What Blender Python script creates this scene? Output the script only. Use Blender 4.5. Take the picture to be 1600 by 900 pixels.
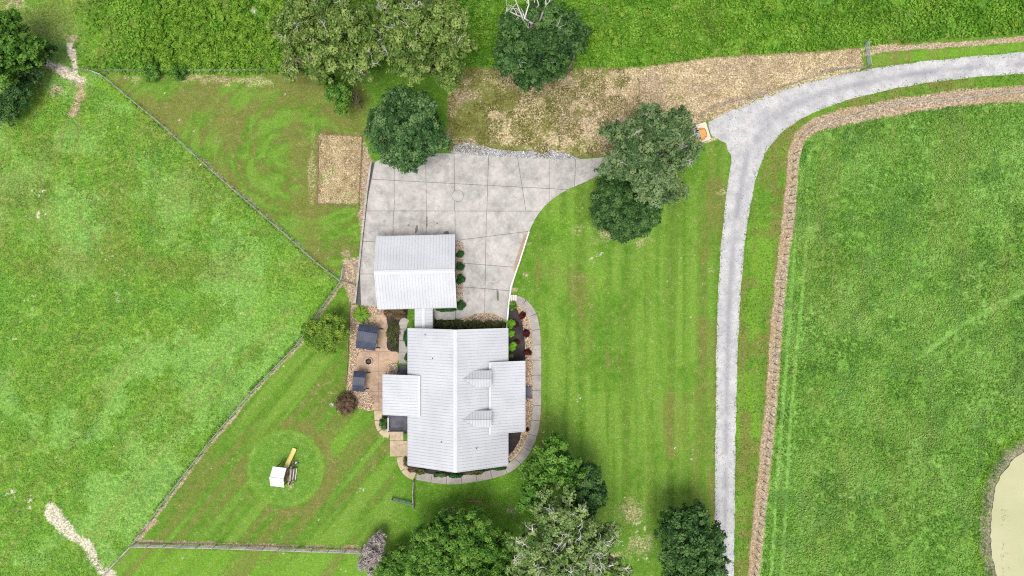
import bpy, bmesh, math, random
import numpy as np
from mathutils import Vector, Matrix

for o in list(bpy.data.objects):
    bpy.data.objects.remove(o)
scn = bpy.context.scene
COL = scn.collection
rng = np.random.default_rng(7)
random.seed(7)
CAMZ = 106.667

# ------------------------------------------------------------------ camera
cd = bpy.data.cameras.new('camera'); cam = bpy.data.objects.new('camera', cd); COL.objects.link(cam)
cd.lens = 24.0; cd.sensor_width = 36.0; cd.clip_start = 1.0; cd.clip_end = 3000.0
cam.location = (0, 0, CAMZ); cam.rotation_euler = (0, 0, 0)
scn.camera = cam
# ------------------------------------------------------------------ world, sun, exposure
SUN_EL, SUN_AZ = 75.0, 195.0            # degrees, azimuth clockwise from the top of the picture
w = bpy.data.worlds.new('World'); scn.world = w; w.use_nodes = True
wt = w.node_tree; wt.nodes.clear()
sky = wt.nodes.new('ShaderNodeTexSky'); sky.sky_type = 'NISHITA'; sky.sun_disc = False
sky.sun_elevation = math.radians(SUN_EL); sky.sun_rotation = math.radians(SUN_AZ)
sky.altitude = 200; sky.air_density = 1.0; sky.dust_density = 4.0; sky.ozone_density = 1.0
hs = wt.nodes.new('ShaderNodeHueSaturation'); hs.inputs['Saturation'].default_value = 0.35
bg = wt.nodes.new('ShaderNodeBackground'); bg.inputs['Strength'].default_value = 0.11
wo = wt.nodes.new('ShaderNodeOutputWorld')
wt.links.new(sky.outputs[0], hs.inputs['Color']); wt.links.new(hs.outputs[0], bg.inputs[0]); wt.links.new(bg.outputs[0], wo.inputs[0])
sd = bpy.data.lights.new('sun', 'SUN'); sun = bpy.data.objects.new('sun', sd); COL.objects.link(sun)
sd.energy = 1.4; sd.angle = math.radians(28); sd.color = (1.0, 0.96, 0.9)
az, el = math.radians(SUN_AZ), math.radians(SUN_EL)
sdir = Vector((math.sin(az) * math.cos(el), math.cos(az) * math.cos(el), math.sin(el)))
sun.rotation_euler = sdir.to_track_quat('Z', 'Y').to_euler(); sun.location = (0, 0, 60)
vs = scn.view_settings
vs.view_transform = 'Standard'; vs.look = 'None'; vs.exposure = 1.42; vs.gamma = 1.0; vs.use_curve_mapping = False
scn.cycles.use_denoising = False; scn.cycles.filter_width = 1.15
scn.cycles.max_bounces = 5; scn.cycles.diffuse_bounces = 3; scn.cycles.transparent_max_bounces = 4


# ------------------------------------------------------------------ helpers
def G(px, py, z=0.0):
    """survey plan (10 units to the metre, origin under the camera mast) to metres, at height z"""
    f = 1.0 - z / CAMZ
    return Vector(((px - 800) * .1 * f, (450 - py) * .1 * f, z))


WLOC = {}


def tag(o, label=None, cat=None, group=None, kind=None):
    if label: o['label'] = label
    if cat: o['category'] = cat
    if group: o['group'] = group
    if kind: o['kind'] = kind
    return o


def empty(name, loc, label=None, cat=None, group=None):
    o = bpy.data.objects.new(name, None); o.empty_display_size = .3
    COL.objects.link(o); o.location = loc; WLOC[o] = Vector(loc)
    return tag(o, label, cat, group)


def link(me, name, mat, parent=None, loc=(0, 0, 0), rot=None):
    o = bpy.data.objects.new(name, me); COL.objects.link(o)
    if mat is not None and len(me.materials) == 0: me.materials.append(mat)
    loc = Vector(loc); WLOC[o] = loc
    pl = WLOC[parent] if parent is not None else Vector((0, 0, 0))
    M = Matrix.Translation(loc - pl)
    if rot is not None: M = M @ rot.to_4x4()
    if parent is not None: o.parent = parent
    o.matrix_local = M
    return o


def npmesh(name, V, F, attrs=None, smooth=False):
    """V (n,3) float, F (m,k) int array of equal sided faces"""
    V = np.asarray(V, np.float32); F = np.asarray(F, np.int32)
    me = bpy.data.meshes.new(name)
    k = F.shape[1]
    me.vertices.add(len(V)); me.vertices.foreach_set('co', V.ravel())
    me.loops.add(F.size); me.loops.foreach_set('vertex_index', F.ravel())
    me.polygons.add(len(F)); me.polygons.foreach_set('loop_start', np.arange(0, F.size, k, dtype=np.int32))
    me.polygons.foreach_set('loop_total', np.full(len(F), k, np.int32))
    for nm, (typ, data) in (attrs or {}).items():
        a = me.attributes.new(nm, typ, 'POINT')
        a.data.foreach_set('value' if typ == 'FLOAT' else 'color', np.asarray(data, np.float32).ravel())
    me.update(calc_edges=True); me.validate()
    if smooth: me.polygons.foreach_set('use_smooth', np.ones(len(F), bool))
    return me


class MB:
    """collects simple solids in world metres and links them as one mesh"""
    def __init__(s): s.v = []; s.f = []

    def add(s, vs, fs):
        n = len(s.v); s.v += [tuple(v) for v in vs]; s.f += [tuple(i + n for i in f) for f in fs]; return s

    def hexa(s, c8):                      # bottom 4 then top 4, counter-clockwise
        return s.add(c8, [(3, 2, 1, 0), (4, 5, 6, 7), (0, 1, 5, 4), (1, 2, 6, 5), (2, 3, 7, 6), (3, 0, 4, 7)])

    def box(s, c, size, ang=0.0):
        cx, cy, cz = c; hx, hy, hz = [q / 2 for q in size]; ca, sa = math.cos(ang), math.sin(ang)
        P = []
        for z in (-hz, hz):
            for x, y in ((-hx, -hy), (hx, -hy), (hx, hy), (-hx, hy)):
                P.append((cx + x * ca - y * sa, cy + x * sa + y * ca, cz + z))
        return s.hexa(P)

    def beam(s, a, b, wd, ht):
        a = Vector(a); b = Vector(b); d = (b - a)
        h = Vector((-d.y, d.x, 0)); h = h.normalized() if h.length > 1e-6 else Vector((1, 0, 0))
        n = d.normalized().cross(h).normalized()
        if n.z < 0: n = -n
        h *= wd / 2; n *= ht / 2
        return s.hexa([a - h - n, b - h - n, b + h - n, a + h - n, a - h + n, b - h + n, b + h + n, a + h + n])

    def tube(s, pts, rad, k=6, cap=True):
        pts = [Vector(p) for p in pts]
        if not hasattr(rad, '__len__'): rad = [rad] * len(pts)
        n0 = len(s.v); ref = None
        for i, p in enumerate(pts):
            d = (pts[min(i + 1, len(pts) - 1)] - pts[max(i - 1, 0)]).normalized()
            if ref is None:
                ref = d.cross(Vector((0.3, 0.9, 0.2)))
                if ref.length < .1: ref = d.cross(Vector((1, 0, 0)))
            ref = (ref - d * ref.dot(d)).normalized(); o = d.cross(ref)
            for j in range(k):
                t = 2 * math.pi * j / k
                s.v.append(tuple(p + (ref * math.cos(t) + o * math.sin(t)) * rad[i]))
        for i in range(len(pts) - 1):
            for j in range(k):
                a = n0 + i * k + j; b = n0 + i * k + (j + 1) % k
                s.f.append((a, b, b + k, a + k))
        if cap:
            s.f.append(tuple(n0 + j for j in range(k))[::-1]); e = n0 + (len(pts) - 1) * k
            s.f.append(tuple(e + j for j in range(k)))
        return s

    def prism(s, poly, z0, z1):           # poly list of (x,y) ccw or cw
        a = sum(poly[i][0] * poly[(i + 1) % len(poly)][1] - poly[(i + 1) % len(poly)][0] * poly[i][1] for i in range(len(poly)))
        if a < 0: poly = poly[::-1]
        n = len(poly); V = [(x, y, z0) for x, y in poly] + [(x, y, z1) for x, y in poly]
        return s.add(V, [tuple(range(n))[::-1], tuple(range(n, 2 * n))] + [(i, (i + 1) % n, n + (i + 1) % n, n + i) for i in range(n)])

    def lathe(s, c, prof, k=16):          # prof list of (r, z)
        n0 = len(s.v)
        for r, z in prof:
            for j in range(k):
                t = 2 * math.pi * j / k; s.v.append((c[0] + r * math.cos(t), c[1] + r * math.sin(t), c[2] + z))
        for i in range(len(prof) - 1):
            for j in range(k):
                a = n0 + i * k + j; b = n0 + i * k + (j + 1) % k
                s.f.append((a, b, b + k, a + k))
        return s

    def build(s, name, mat, parent=None, base=None, bevel=0.0, smooth=False):
        V = np.array(s.v, float)
        if base is None:
            base = WLOC[parent] if parent is not None else Vector(((V[:, 0].min() + V[:, 0].max()) / 2, (V[:, 1].min() + V[:, 1].max()) / 2, V[:, 2].min()))
        me = bpy.data.meshes.new(name)
        me.from_pydata((V - np.array(base)).tolist(), [], s.f); me.update()
        if smooth: me.polygons.foreach_set('use_smooth', np.ones(len(me.polygons), bool))
        o = link(me, name, mat, parent, base)
        if bevel:
            m = o.modifiers.new('bevel', 'BEVEL'); m.width = bevel; m.segments = 1; m.limit_method = 'ANGLE'
        return o


# ---- noise and plan masks (numpy)
def vnoise(x, y, seed=0):
    x = np.asarray(x, float); y = np.asarray(y, float)
    xi = np.floor(x).astype(np.int64); yi = np.floor(y).astype(np.int64); fx = x - xi; fy = y - yi
    fx = fx * fx * (3 - 2 * fx); fy = fy * fy * (3 - 2 * fy)

    def h(a, b):
        n = (a * 374761393 + b * 668265263 + seed * 1442695041) & 0xffffffff
        n = ((n ^ (n >> 13)) * 1274126177) & 0xffffffff
        n = (n ^ (n >> 16)) & 0xffffffff
        return n / 4294967295.0
    return (h(xi, yi) * (1 - fx) + h(xi + 1, yi) * fx) * (1 - fy) + (h(xi, yi + 1) * (1 - fx) + h(xi + 1, yi + 1) * fx) * fy


def fbm(x, y, scale, seed=0, oct=4, gain=.5):
    t = 0; a = 1; s = 0; x = np.asarray(x) / scale; y = np.asarray(y) / scale
    for i in range(oct):
        t = t + a * vnoise(x, y, seed + i * 17); s += a; a *= gain; x = x * 2.03 + 11.3; y = y * 2.03 + 5.7
    return t / s


def ss(a, b, x):
    t = np.clip((x - a) / (b - a), 0, 1); return t * t * (3 - 2 * t)


def dline(X, Y, pts, closed=False):
    d = np.full(np.shape(X), 1e9); n = len(pts)
    for i in range(n if closed else n - 1):
        ax, ay = pts[i]; bx, by = pts[(i + 1) % n]; ux, uy = bx - ax, by - ay; L = ux * ux + uy * uy + 1e-9
        t = np.clip(((X - ax) * ux + (Y - ay) * uy) / L, 0, 1)
        d = np.minimum(d, np.hypot(X - ax - t * ux, Y - ay - t * uy))
    return d


def inpoly(X, Y, poly):
    c = np.zeros(np.shape(X), bool); n = len(poly)
    for i in range(n):
        ax, ay = poly[i]; bx, by = poly[(i + 1) % n]
        if ay == by: continue
        c ^= ((ay > Y) != (by > Y)) & (X < (bx - ax) * (Y - ay) / (by - ay) + ax)
    return c


def sdp(X, Y, poly):
    return np.where(inpoly(X, Y, poly), -1, 1) * dline(X, Y, poly, True)


def smooth_poly(pts, it=2, closed=True):
    for _ in range(it):
        q = []; n = len(pts)
        for i in range(n if closed else n - 1):
            a = pts[i]; b = pts[(i + 1) % n]
            q += [(a[0] * .75 + b[0] * .25, a[1] * .75 + b[1] * .25), (a[0] * .25 + b[0] * .75, a[1] * .25 + b[1] * .75)]
        pts = q if closed else [pts[0]] + q + [pts[-1]]
    return pts


def dense(pts, step, closed=False):
    out = []; n = len(pts)
    for i in range(n if closed else n - 1):
        a = pts[i]; b = pts[(i + 1) % n]; L = math.hypot(b[0] - a[0], b[1] - a[1]); m = max(1, int(L / step))
        out += [(a[0] + (b[0] - a[0]) * t / m, a[1] + (b[1] - a[1]) * t / m) for t in range(m)]
    if not closed: out.append(pts[-1])
    return out


# ------------------------------------------------------------------ materials
class NT:
    def __init__(s, name):
        s.m = bpy.data.materials.new(name); s.m.use_nodes = True; s.t = s.m.node_tree; s.t.nodes.clear()
        s.out = s.n('ShaderNodeOutputMaterial')

    def n(s, typ, **k):
        nd = s.t.nodes.new(typ)
        for a, b in k.items(): setattr(nd, a, b)
        return nd

    def l(s, a, b): s.t.links.new(a, b)

    def val(s, sock, v):
        if hasattr(v, 'links'): s.l(v, sock)
        elif isinstance(v, (tuple, list)): sock.default_value = (*v, 1.0) if len(v) == 3 and sock.type == 'RGBA' else v
        else: sock.default_value = v

    def pos(s): return s.n('ShaderNodeNewGeometry').outputs['Position']

    def noise(s, scale, detail=3.0, rough=.55, vec=None, dist=0.0):
        nd = s.n('ShaderNodeTexNoise'); nd.inputs['Scale'].default_value = scale; nd.inputs['Detail'].default_value = detail
        nd.inputs['Roughness'].default_value = rough; nd.inputs['Distortion'].default_value = dist
        s.l(vec if vec is not None else s.pos(), nd.inputs['Vector']); return nd.outputs[0]

    def mix(s, f, a, b, mode='MIX'):
        nd = s.n('ShaderNodeMix', data_type='RGBA', blend_type=mode); nd.clamp_factor = True
        s.val(nd.inputs[0], f); s.val(nd.inputs[6], a); s.val(nd.inputs[7], b); return nd.outputs[2]

    def math(s, op, a, b=0.0, clamp=False):
        nd = s.n('ShaderNodeMath', operation=op, use_clamp=clamp); s.val(nd.inputs[0], a); s.val(nd.inputs[1], b); return nd.outputs[0]

    def rng(s, v, a, b, c=0.0, d=1.0):
        nd = s.n('ShaderNodeMapRange', interpolation_type='SMOOTHSTEP'); s.val(nd.inputs[0], v)
        for i, q in enumerate((a, b, c, d)): nd.inputs[i + 1].default_value = q
        return nd.outputs[0]

    def ramp(s, f, stops):
        nd = s.n('ShaderNodeValToRGB'); cr = nd.color_ramp
        while len(cr.elements) < len(stops): cr.elements.new(.5)
        for e, (p, c) in zip(cr.elements, stops): e.position = p; e.color = (*c, 1)
        s.l(f, nd.inputs[0]); return nd.outputs[0]

    def attr(s, name): return s.n('ShaderNodeAttribute', attribute_name=name)

    def bsdf(s, col, rough=.8, bump=None, bstr=.3, bdist=.05, spec=.3, metal=0.0):
        p = s.n('ShaderNodeBsdfPrincipled'); s.val(p.inputs['Base Color'], col); s.val(p.inputs['Roughness'], rough)
        p.inputs['Specular IOR Level'].default_value = spec; p.inputs['Metallic'].default_value = metal
        if bump is not None:
            b = s.n('ShaderNodeBump'); b.inputs['Strength'].default_value = bstr; b.inputs['Distance'].default_value = bdist
            s.l(bump, b.inputs['Height']); s.l(b.outputs[0], p.inputs['Normal'])
        s.l(p.outputs[0], s.out.inputs[0]); return p


def flat(name, c, var=.25, scale=2.0, rough=.75, fine=14.0, spec=.3, metal=0.0, bstr=.25):
    t = NT(name)
    a = t.noise(scale, 4); b = t.noise(fine, 2)
    lo = tuple(q * (1 - var) for q in c); hi = tuple(min(1, q * (1 + var)) for q in c)
    col = t.mix(t.rng(a, .3, .7), lo, hi)
    col = t.mix(t.math('MULTIPLY', t.rng(b, .35, .7), .35), col, tuple(q * (1 - var * .9) for q in c))
    t.bsdf(col, rough, b, bstr, .02, spec, metal)
    return t.m


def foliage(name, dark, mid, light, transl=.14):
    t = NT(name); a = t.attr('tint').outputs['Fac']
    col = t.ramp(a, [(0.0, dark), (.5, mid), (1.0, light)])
    n = t.noise(1.1, 2)
    col = t.mix(t.rng(n, .35, .7, 0, .45), col, mid)
    d = t.n('ShaderNodeBsdfPrincipled'); t.l(col, d.inputs['Base Color']); d.inputs['Roughness'].default_value = .62
    d.inputs['Specular IOR Level'].default_value = .10
    r = t.n('ShaderNodeBsdfTranslucent'); t.l(col, r.inputs[0])
    m = t.n('ShaderNodeMixShader'); m.inputs[0].default_value = transl
    t.l(d.outputs[0], m.inputs[1]); t.l(r.outputs[0], m.inputs[2]); t.l(m.outputs[0], t.out.inputs[0])
    return t.m


def ground_material():
    t = NT('grassland')
    A, B, Cc = t.attr('cover_a'), t.attr('cover_b'), t.attr('cover_c')

    def sp(n):
        q = t.n('ShaderNodeSeparateColor'); t.l(n.outputs['Color'], q.inputs[0]); return [*q.outputs[:3], n.outputs['Alpha']]
    hay, meadow, pasture, pale = sp(A); straw, soil, sand, bright = sp(B); stripe, thatch, mud, dark = sp(Cc)
    f1 = t.noise(3.2, 5, .65); f2 = t.noise(.9, 5, .6); f3 = t.noise(.22, 4, .55); f4 = t.noise(7.5, 3, .6)

    def rag(m, k=.9, lo=.25, hi=.75):        # ragged edge
        v = t.math('ADD', m, t.math('MULTIPLY', t.math('SUBTRACT', f1, .5), k))
        v = t.math('ADD', v, t.math('MULTIPLY', t.math('SUBTRACT', f4, .5), k * .9))
        v = t.math('ADD', v, t.math('MULTIPLY', t.math('SUBTRACT', f2, .5), k * .7))
        return t.rng(v, lo, hi)
    # mown lawn
    lawn = t.mix(t.rng(f2, .3, .7), (.042, .110, .006), (.076, .148, .013))
    lawn = t.mix(t.rng(f3, .35, .68, 0, .7), lawn, (.060, .146, .009))
    lawn = t.mix(t.math('MULTIPLY', stripe, .6), lawn, (.122, .202, .028))
    # grazed pasture
    pas = t.mix(t.rng(f2, .34, .66), (.060, .138, .010), (.112, .202, .020))
    pas = t.mix(t.rng(f3, .35, .7, 0, .7), pas, (.066, .166, .016))
    pas = t.mix(t.rng(f1, .54, .68, 0, .6), pas, (.030, .086, .008))
    pas = t.mix(t.rng(f4, .56, .70, 0, .5), pas, (.135, .230, .034))
    # hay field
    hy = t.mix(t.rng(f2, .35, .65), (.058, .148, .014), (.098, .202, .027))
    hy = t.mix(t.rng(f1, .5, .66, 0, .65), hy, (.020, .068, .007))
    hy = t.mix(t.rng(f3, .42, .7, 0, .6), hy, (.098, .202, .030))
    # meadow floor under the weeds
    md = t.mix(t.rng(f2, .35, .65), (.044, .122, .007), (.092, .192, .012))
    md = t.mix(t.rng(f1, .5, .68, 0, .65), md, (.026, .072, .008))
    col = t.mix(rag(pasture, .4), lawn, pas); col = t.mix(rag(hay, .4), col, hy); col = t.mix(rag(meadow, .5), col, md)
    col = t.mix(t.math('MULTIPLY', rag(pale, 1.2, .15, 1.1), .55), col, t.mix(f1, (.105, .218, .040), (.160, .285, .070)))
    col = t.mix(t.math('MULTIPLY', rag(bright, 1.0, .2, .95), .75), col, t.mix(f1, (.068, .160, .010), (.115, .225, .018)))
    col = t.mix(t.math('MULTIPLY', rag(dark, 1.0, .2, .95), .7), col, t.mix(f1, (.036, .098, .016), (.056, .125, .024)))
    col = t.mix(t.math('MULTIPLY', rag(thatch, .7, .12, 1.0), .85), col, t.mix(f2, (.084, .088, .018), (.130, .120, .034)))
    st = t.mix(t.rng(f1, .36, .60), (.20, .150, .085), (.40, .320, .205))
    st = t.mix(t.rng(f2, .5, .7, 0, .5), st, (.24, .205, .075)); st = t.mix(t.rng(f4, .6, .7, 0, .5), st, (.10, .075, .035))
    col = t.mix(rag(straw, 1.0, .12, .85), col, st)
    so = t.mix(t.rng(f1, .35, .62), (.17, .125, .080), (.31, .245, .170)); so = t.mix(t.rng(f4, .56, .7, 0, .5), so, (.11, .085, .055))
    so = t.mix(t.rng(f3, .45, .65, 0, .5), so, (.23, .160, .085))
    col = t.mix(rag(soil, 1.1, .12, .9), col, so)
    sa = t.mix(t.rng(f1, .35, .65), (.36, .30, .235), (.46, .405, .335))
    col = t.mix(rag(sand, 1.0, .1, .95), col, sa)
    mu = t.mix(t.rng(f1, .35, .65), (.085, .085, .048), (.20, .185, .13))
    col = t.mix(rag(mud, 1.1), col, mu)
    g = t.noise(5.2, 4, .75); g2 = t.noise(2.1, 3, .6)
    gr = t.math('MULTIPLY', t.rng(g, .36, .64, .58, 1.36), t.rng(g2, .32, .68, .80, 1.16))
    rough_ = t.math('ADD', t.math('ADD', t.math('ADD', pasture, hay), meadow), t.math('ADD', straw, soil))
    col = t.mix(t.math('ADD', t.math('MULTIPLY', rough_, .45), .5, True), col, gr, 'MULTIPLY')
    h = t.math('ADD', t.math('MULTIPLY', f1, .6), t.math('MULTIPLY', f4, .4))
    t.bsdf(col, .9, h, .8, .2, .15)
    return t.m


def gravel_material(name, lo, hi, wear=None, scale=5.0):
    t = NT(name); a = t.noise(.5, 7, .7); b = t.noise(scale, 4, .7); c = t.noise(14, 2)
    col = t.mix(t.rng(a, .3, .7), lo, hi)
    col = t.mix(t.rng(b, .5, .7, 0, .55), col, tuple(q * .62 for q in lo)); col = t.mix(t.rng(c, .6, .75, 0, .6), col, tuple(min(1, q * 1.3) for q in hi))
    if wear:
        col = t.mix(t.math('MULTIPLY', t.attr('wear').outputs['Fac'], .75), col, wear)
    t.bsdf(col, .9, b, .6, .05, .2)
    return t.m


def concrete_material(name, c, stain, amount=.6):
    t = NT(name); oi = t.n('ShaderNodeObjectInfo')
    a = t.noise(.55, 9, .72, dist=.3); b = t.noise(1.9, 7, .78); c4 = t.noise(12, 3)
    col = t.mix(t.rng(a, .32, .68), tuple(q * .80 for q in c), tuple(q * 1.2 for q in c))
    col = t.mix(t.rng(b, .52, .72, 0, amount), col, stain)
    col = t.mix(t.rng(c4, .58, .72, 0, .35), col, tuple(q * .55 for q in c))
    col = t.mix(t.rng(oi.outputs['Random'], 0, 1, 0, .16), col, tuple(q * .6 for q in c))
    big = t.noise(.16, 8, .68, dist=.4); c2 = t.noise(.9, 8, .8)
    col = t.mix(t.rng(big, .45, .60, 0, min(1, amount * 1.5)), col, t.mix(t.rng(c2, .35, .65), tuple(q * .42 for q in c), tuple(q * .92 for q in c)))
    col = t.mix(t.rng(c2, .56, .66, 0, amount * .7), col, tuple(min(1, q * 1.3) for q in c))
    # fine cracks
    v = t.n('ShaderNodeTexVoronoi', feature='DISTANCE_TO_EDGE'); v.inputs['Scale'].default_value = .28
    wn = t.n('ShaderNodeMix', data_type='VECTOR'); wn.inputs[0].default_value = .12
    nz = t.n('ShaderNodeTexNoise'); nz.inputs['Scale'].default_value = 1.2; nz.inputs['Detail'].default_value = 4; t.l(t.pos(), nz.inputs['Vector'])
    ad = t.n('ShaderNodeVectorMath', operation='MULTIPLY_ADD'); t.l(nz.outputs['Color'], ad.inputs[0]); ad.inputs[1].default_value = (1.5, 1.5, 1.5); t.l(t.pos(), ad.inputs[2])
    t.l(ad.outputs[0], v.inputs['Vector'])
    crack = t.math('MULTIPLY', t.rng(v.outputs['Distance'], .0, .022, 1, 0), t.rng(a, .5, .62, 0, .6))
    col = t.mix(crack, col, tuple(q * .3 for q in c))
    t.bsdf(col, .85, b, .25, .02, .25)
    return t.m


M = {}
M['ground'] = ground_material()
M['gravel'] = gravel_material('crushed_gravel', (.222, .220, .224), (.345, .338, .334), (.168, .167, .175))
M['rockbed'] = gravel_material('river_rock', (.24, .165, .10), (.40, .31, .21), None, 4.0)
M['mulch'] = gravel_material('dark_mulch', (.016, .013, .013), (.034, .028, .027), None, 6.0)
M['redmulch'] = gravel_material('red_soil', (.20, .145, .10), (.29, .225, .165), None, 4.0)
M['lid'] = concrete_material('lid_concrete', (.31, .285, .265), (.24, .22, .2), .2)
M['concrete'] = concrete_material('concrete', (.290, .275, .258), (.13, .122, .116), .45)
M['walk'] = concrete_material('walk_concrete', (.235, .215, .195), (.16, .14, .12), .35)
M['tanwalk'] = concrete_material('tan_concrete', (.31, .245, .165), (.22, .165, .10), .35)
M['patio'] = concrete_material('patio_concrete', (.30, .21, .145), (.18, .12, .085), .55)
M['pad'] = concrete_material('cream_concrete', (.47, .40, .335), (.40, .33, .27), .2)
M['joint'] = flat('joint_dirt', (.055, .050, .045))
M['roof'] = flat('galvalume_roof', (.325, .332, .348), .07, .25, .6, 5.0, .2, 0.0, .03)
M['dormer'] = flat('dormer_shaded_metal', (.265, .272, .285), .08, .5, .6, 5.0, .2, 0.0, .03)  # roof metal darkened: shading of the dormer ribs put into the colour
M['roofcap'] = flat('ridge_cap', (.37, .375, .385), .04, .5, .6, 14, .2)
M['fascia'] = flat('white_fascia', (.42, .42, .42), .08)
M['siding'] = flat('grey_siding', (.28, .275, .26), .1)
M['whitepaint'] = flat('white_paint', (.46, .45, .43), .15, 1.5)
M['whitevinyl'] = flat('white_vinyl', (.5, .5, .5), .05)
M['glass'] = flat('window_glass', (.03, .04, .05), .1, rough=.1, spec=.6)
M['decking'] = flat('grey_decking', (.062, .062, .078), .3, 1.2)
M['darkmetal'] = flat('dark_blue_metal_roof', (.020, .026, .046), .3, 1.0, .5)
M['black'] = flat('black_steel', (.012, .012, .013), .3)
M['wood'] = flat('weathered_wood', (.19, .165, .14), .35, 1.4)
M['brownwood'] = flat('brown_wood', (.13, .075, .045), .35)
M['greywood'] = flat('grey_board', (.24, .225, .205), .25, 1.2)
M['steel'] = flat('galvanised_tube', (.24, .255, .27), .2)
M['green'] = flat('green_paint', (.075, .13, .105), .3)
M['bark'] = flat('bark', (.085, .065, .05), .4, 3.0)
M['palebark'] = flat('pale_bark', (.30, .28, .26), .3, 3.0)
M['deadbark'] = flat('dead_wood', (.42, .39, .36), .2, 3.0)
M['yellow'] = flat('yellow_plastic', (.50, .395, .13), .1)
M['orange'] = flat('orange_car_paint', (.50, .20, .045), .05, rough=.3, spec=.5)
M['tyre'] = flat('tyre_rubber', (.012, .012, .012), .2)
M['shield'] = flat('windscreen', (.16, .22, .24), .15, rough=.08, spec=.7)
M['chrome'] = flat('alloy', (.4, .4, .4), .1, rough=.3)
M['ash'] = flat('ash', (.02, .015, .012), .5, 6)
M['stone'] = flat('ring_stone', (.32, .26, .22), .3, 4)
t = NT('pond_water')
wn_ = t.noise(.09, 4, .6); wf = t.noise(1.6, 4)
wc = t.mix(t.rng(wn_, .35, .65), (.245, .250, .135), (.285, .278, .160)); wc = t.mix(t.rng(wf, .60, .75, 0, .4), wc, (.20, .21, .10))
t.bsdf(wc, .14, t.noise(2.6, 3), .05, .03, .5); M['water'] = t.m

# ------------------------------------------------------------------ plan of the place
F1 = [(163, 119), (200, 150), (255, 195), (300, 237), (345, 277), (400, 325), (450, 368), (490, 405), (534, 440)]
F2 = [(534, 440), (508, 476), (470, 535), (400, 607), (330, 690), (265, 775), (210, 850)]
F2B = [(210, 850), (168, 894), (120, 950)]
P_PASTURE = [(-300, 105), (145, 112)] + F1 + F2[1:] + F2B[1:] + [(60, 1100), (-300, 1100)]
MEADOW_EDGE = [(-300, 108), (60, 108), (150, 113), (200, 118), (300, 116), (400, 117), (470, 112), (600, 110), (740, 100), (830, 106), (910, 105), (1000, 105), (1100, 91), (1200, 84), (1300, 79), (1348, 73), (1450, 64), (1600, 53), (1900, 30)]
P_MEADOW = MEADOW_EDGE + [(1900, -250), (-300, -250)]
P_SLOPE = [(700, 106), (830, 108), (910, 107), (1000, 106), (1100, 92), (1200, 85), (1300, 80), (1344, 76), (1348, 100), (1300, 112), (1250, 128), (1200, 146), (1150, 168), (1100, 190), (1000, 230), (950, 245), (870, 248), (780, 240), (700, 236)]
P_PLOT = [(498, 210), (566, 213), (564, 318), (496, 318)]
P_RED = [(567, 214), (581, 252), (556, 474), (547, 476), (536, 442), (536, 405), (566, 400), (560, 330), (564, 318)]
STRIP = [(1900, 118), (1600, 146), (1500, 153), (1400, 167), (1320, 183), (1275, 194), (1250, 212), (1241, 240), (1236, 300), (1229, 370), (1221, 430), (1213, 520), (1206, 620), (1196, 720), (1186, 820), (1178, 900), (1165, 1100)]
STRIP_N = [(1352, 84), (1380, 77), (1450, 72), (1520, 68), (1600, 60), (1900, 38)]
P_HAY = STRIP + [(1900, 1100)]
ROAD_L = [(1114, 1100), (1115, 900), (1117, 800), (1119, 600), (1120, 500), (1123, 430), (1128, 370), (1134, 310), (1140, 268), (1143, 245), (1136, 222), (1124, 214), (1110, 214)]
ROAD_T = [(1103, 190), (1150, 171), (1200, 149), (1260, 129), (1340, 111), (1420, 98), (1500, 90), (1600, 81), (1900, 60)]
ROAD_R = [(1900, 98), (1600, 115), (1500, 122), (1400, 137), (1330, 154), (1270, 175), (1225, 203), (1200, 230), (1184, 265), (1174, 310), (1166, 365), (1158, 440), (1154, 520), (1151, 600), (1149, 700), (1148, 800), (1147, 900), (1145, 1100)]
P_ROAD = ROAD_L + ROAD_T + ROAD_R
P_MUD = [(1900, 640), (1600, 688), (1572, 704), (1552, 733), (1540, 765), (1533, 800), (1533, 840), (1536, 875), (1545, 905), (1570, 1000), (1900, 1100)]
P_WATER = [(1900, 660), (1600, 705), (1581, 722), (1564, 745), (1555, 772), (1551, 800), (1549, 840), (1551, 870), (1560, 905), (1590, 1000), (1900, 1080)]
P_DRIVE = [(581, 256), (600, 246), (650, 241), (705, 239), (760, 244), (860, 249), (905, 249), (945, 246), (1000, 231), (1050, 210), (1089, 196), (1097, 222), (1050, 238), (1005, 252), (955, 263), (920, 282), (882, 298), (855, 317), (838, 338), (827, 361), (812, 405), (801, 445), (796, 475), (792, 500), (788, 499), (775, 491), (760, 488.5), (742, 490), (727, 496), (712, 499), (695, 500), (679, 500), (679, 484), (590, 481), (556, 475)]

# ------------------------------------------------------------------ ground
STEP = 2.5
gx = np.arange(-200, 1800 + .1, STEP); gy = np.arange(-150, 1050 + .1, STEP)
X, Y = np.meshgrid(gx, gy)
wob = (fbm(X, Y, 26, 3) - .5) * 16 + (fbm(X, Y, 7, 4) - .5) * 6


def sm(poly, wd=4.0, k=1.0): return ss(wd, -wd, sdp(X, Y, poly) + wob * k)
def blob(x, y, r, ry=None, k=.5):
    d = np.hypot((X - x), (Y - y) * (r / (ry or r))); return ss(r, r * .25, d + wob * k)
def near(pts, wd, k=.5): return ss(wd, wd * .3, dline(X, Y, pts) + wob * k)


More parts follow.
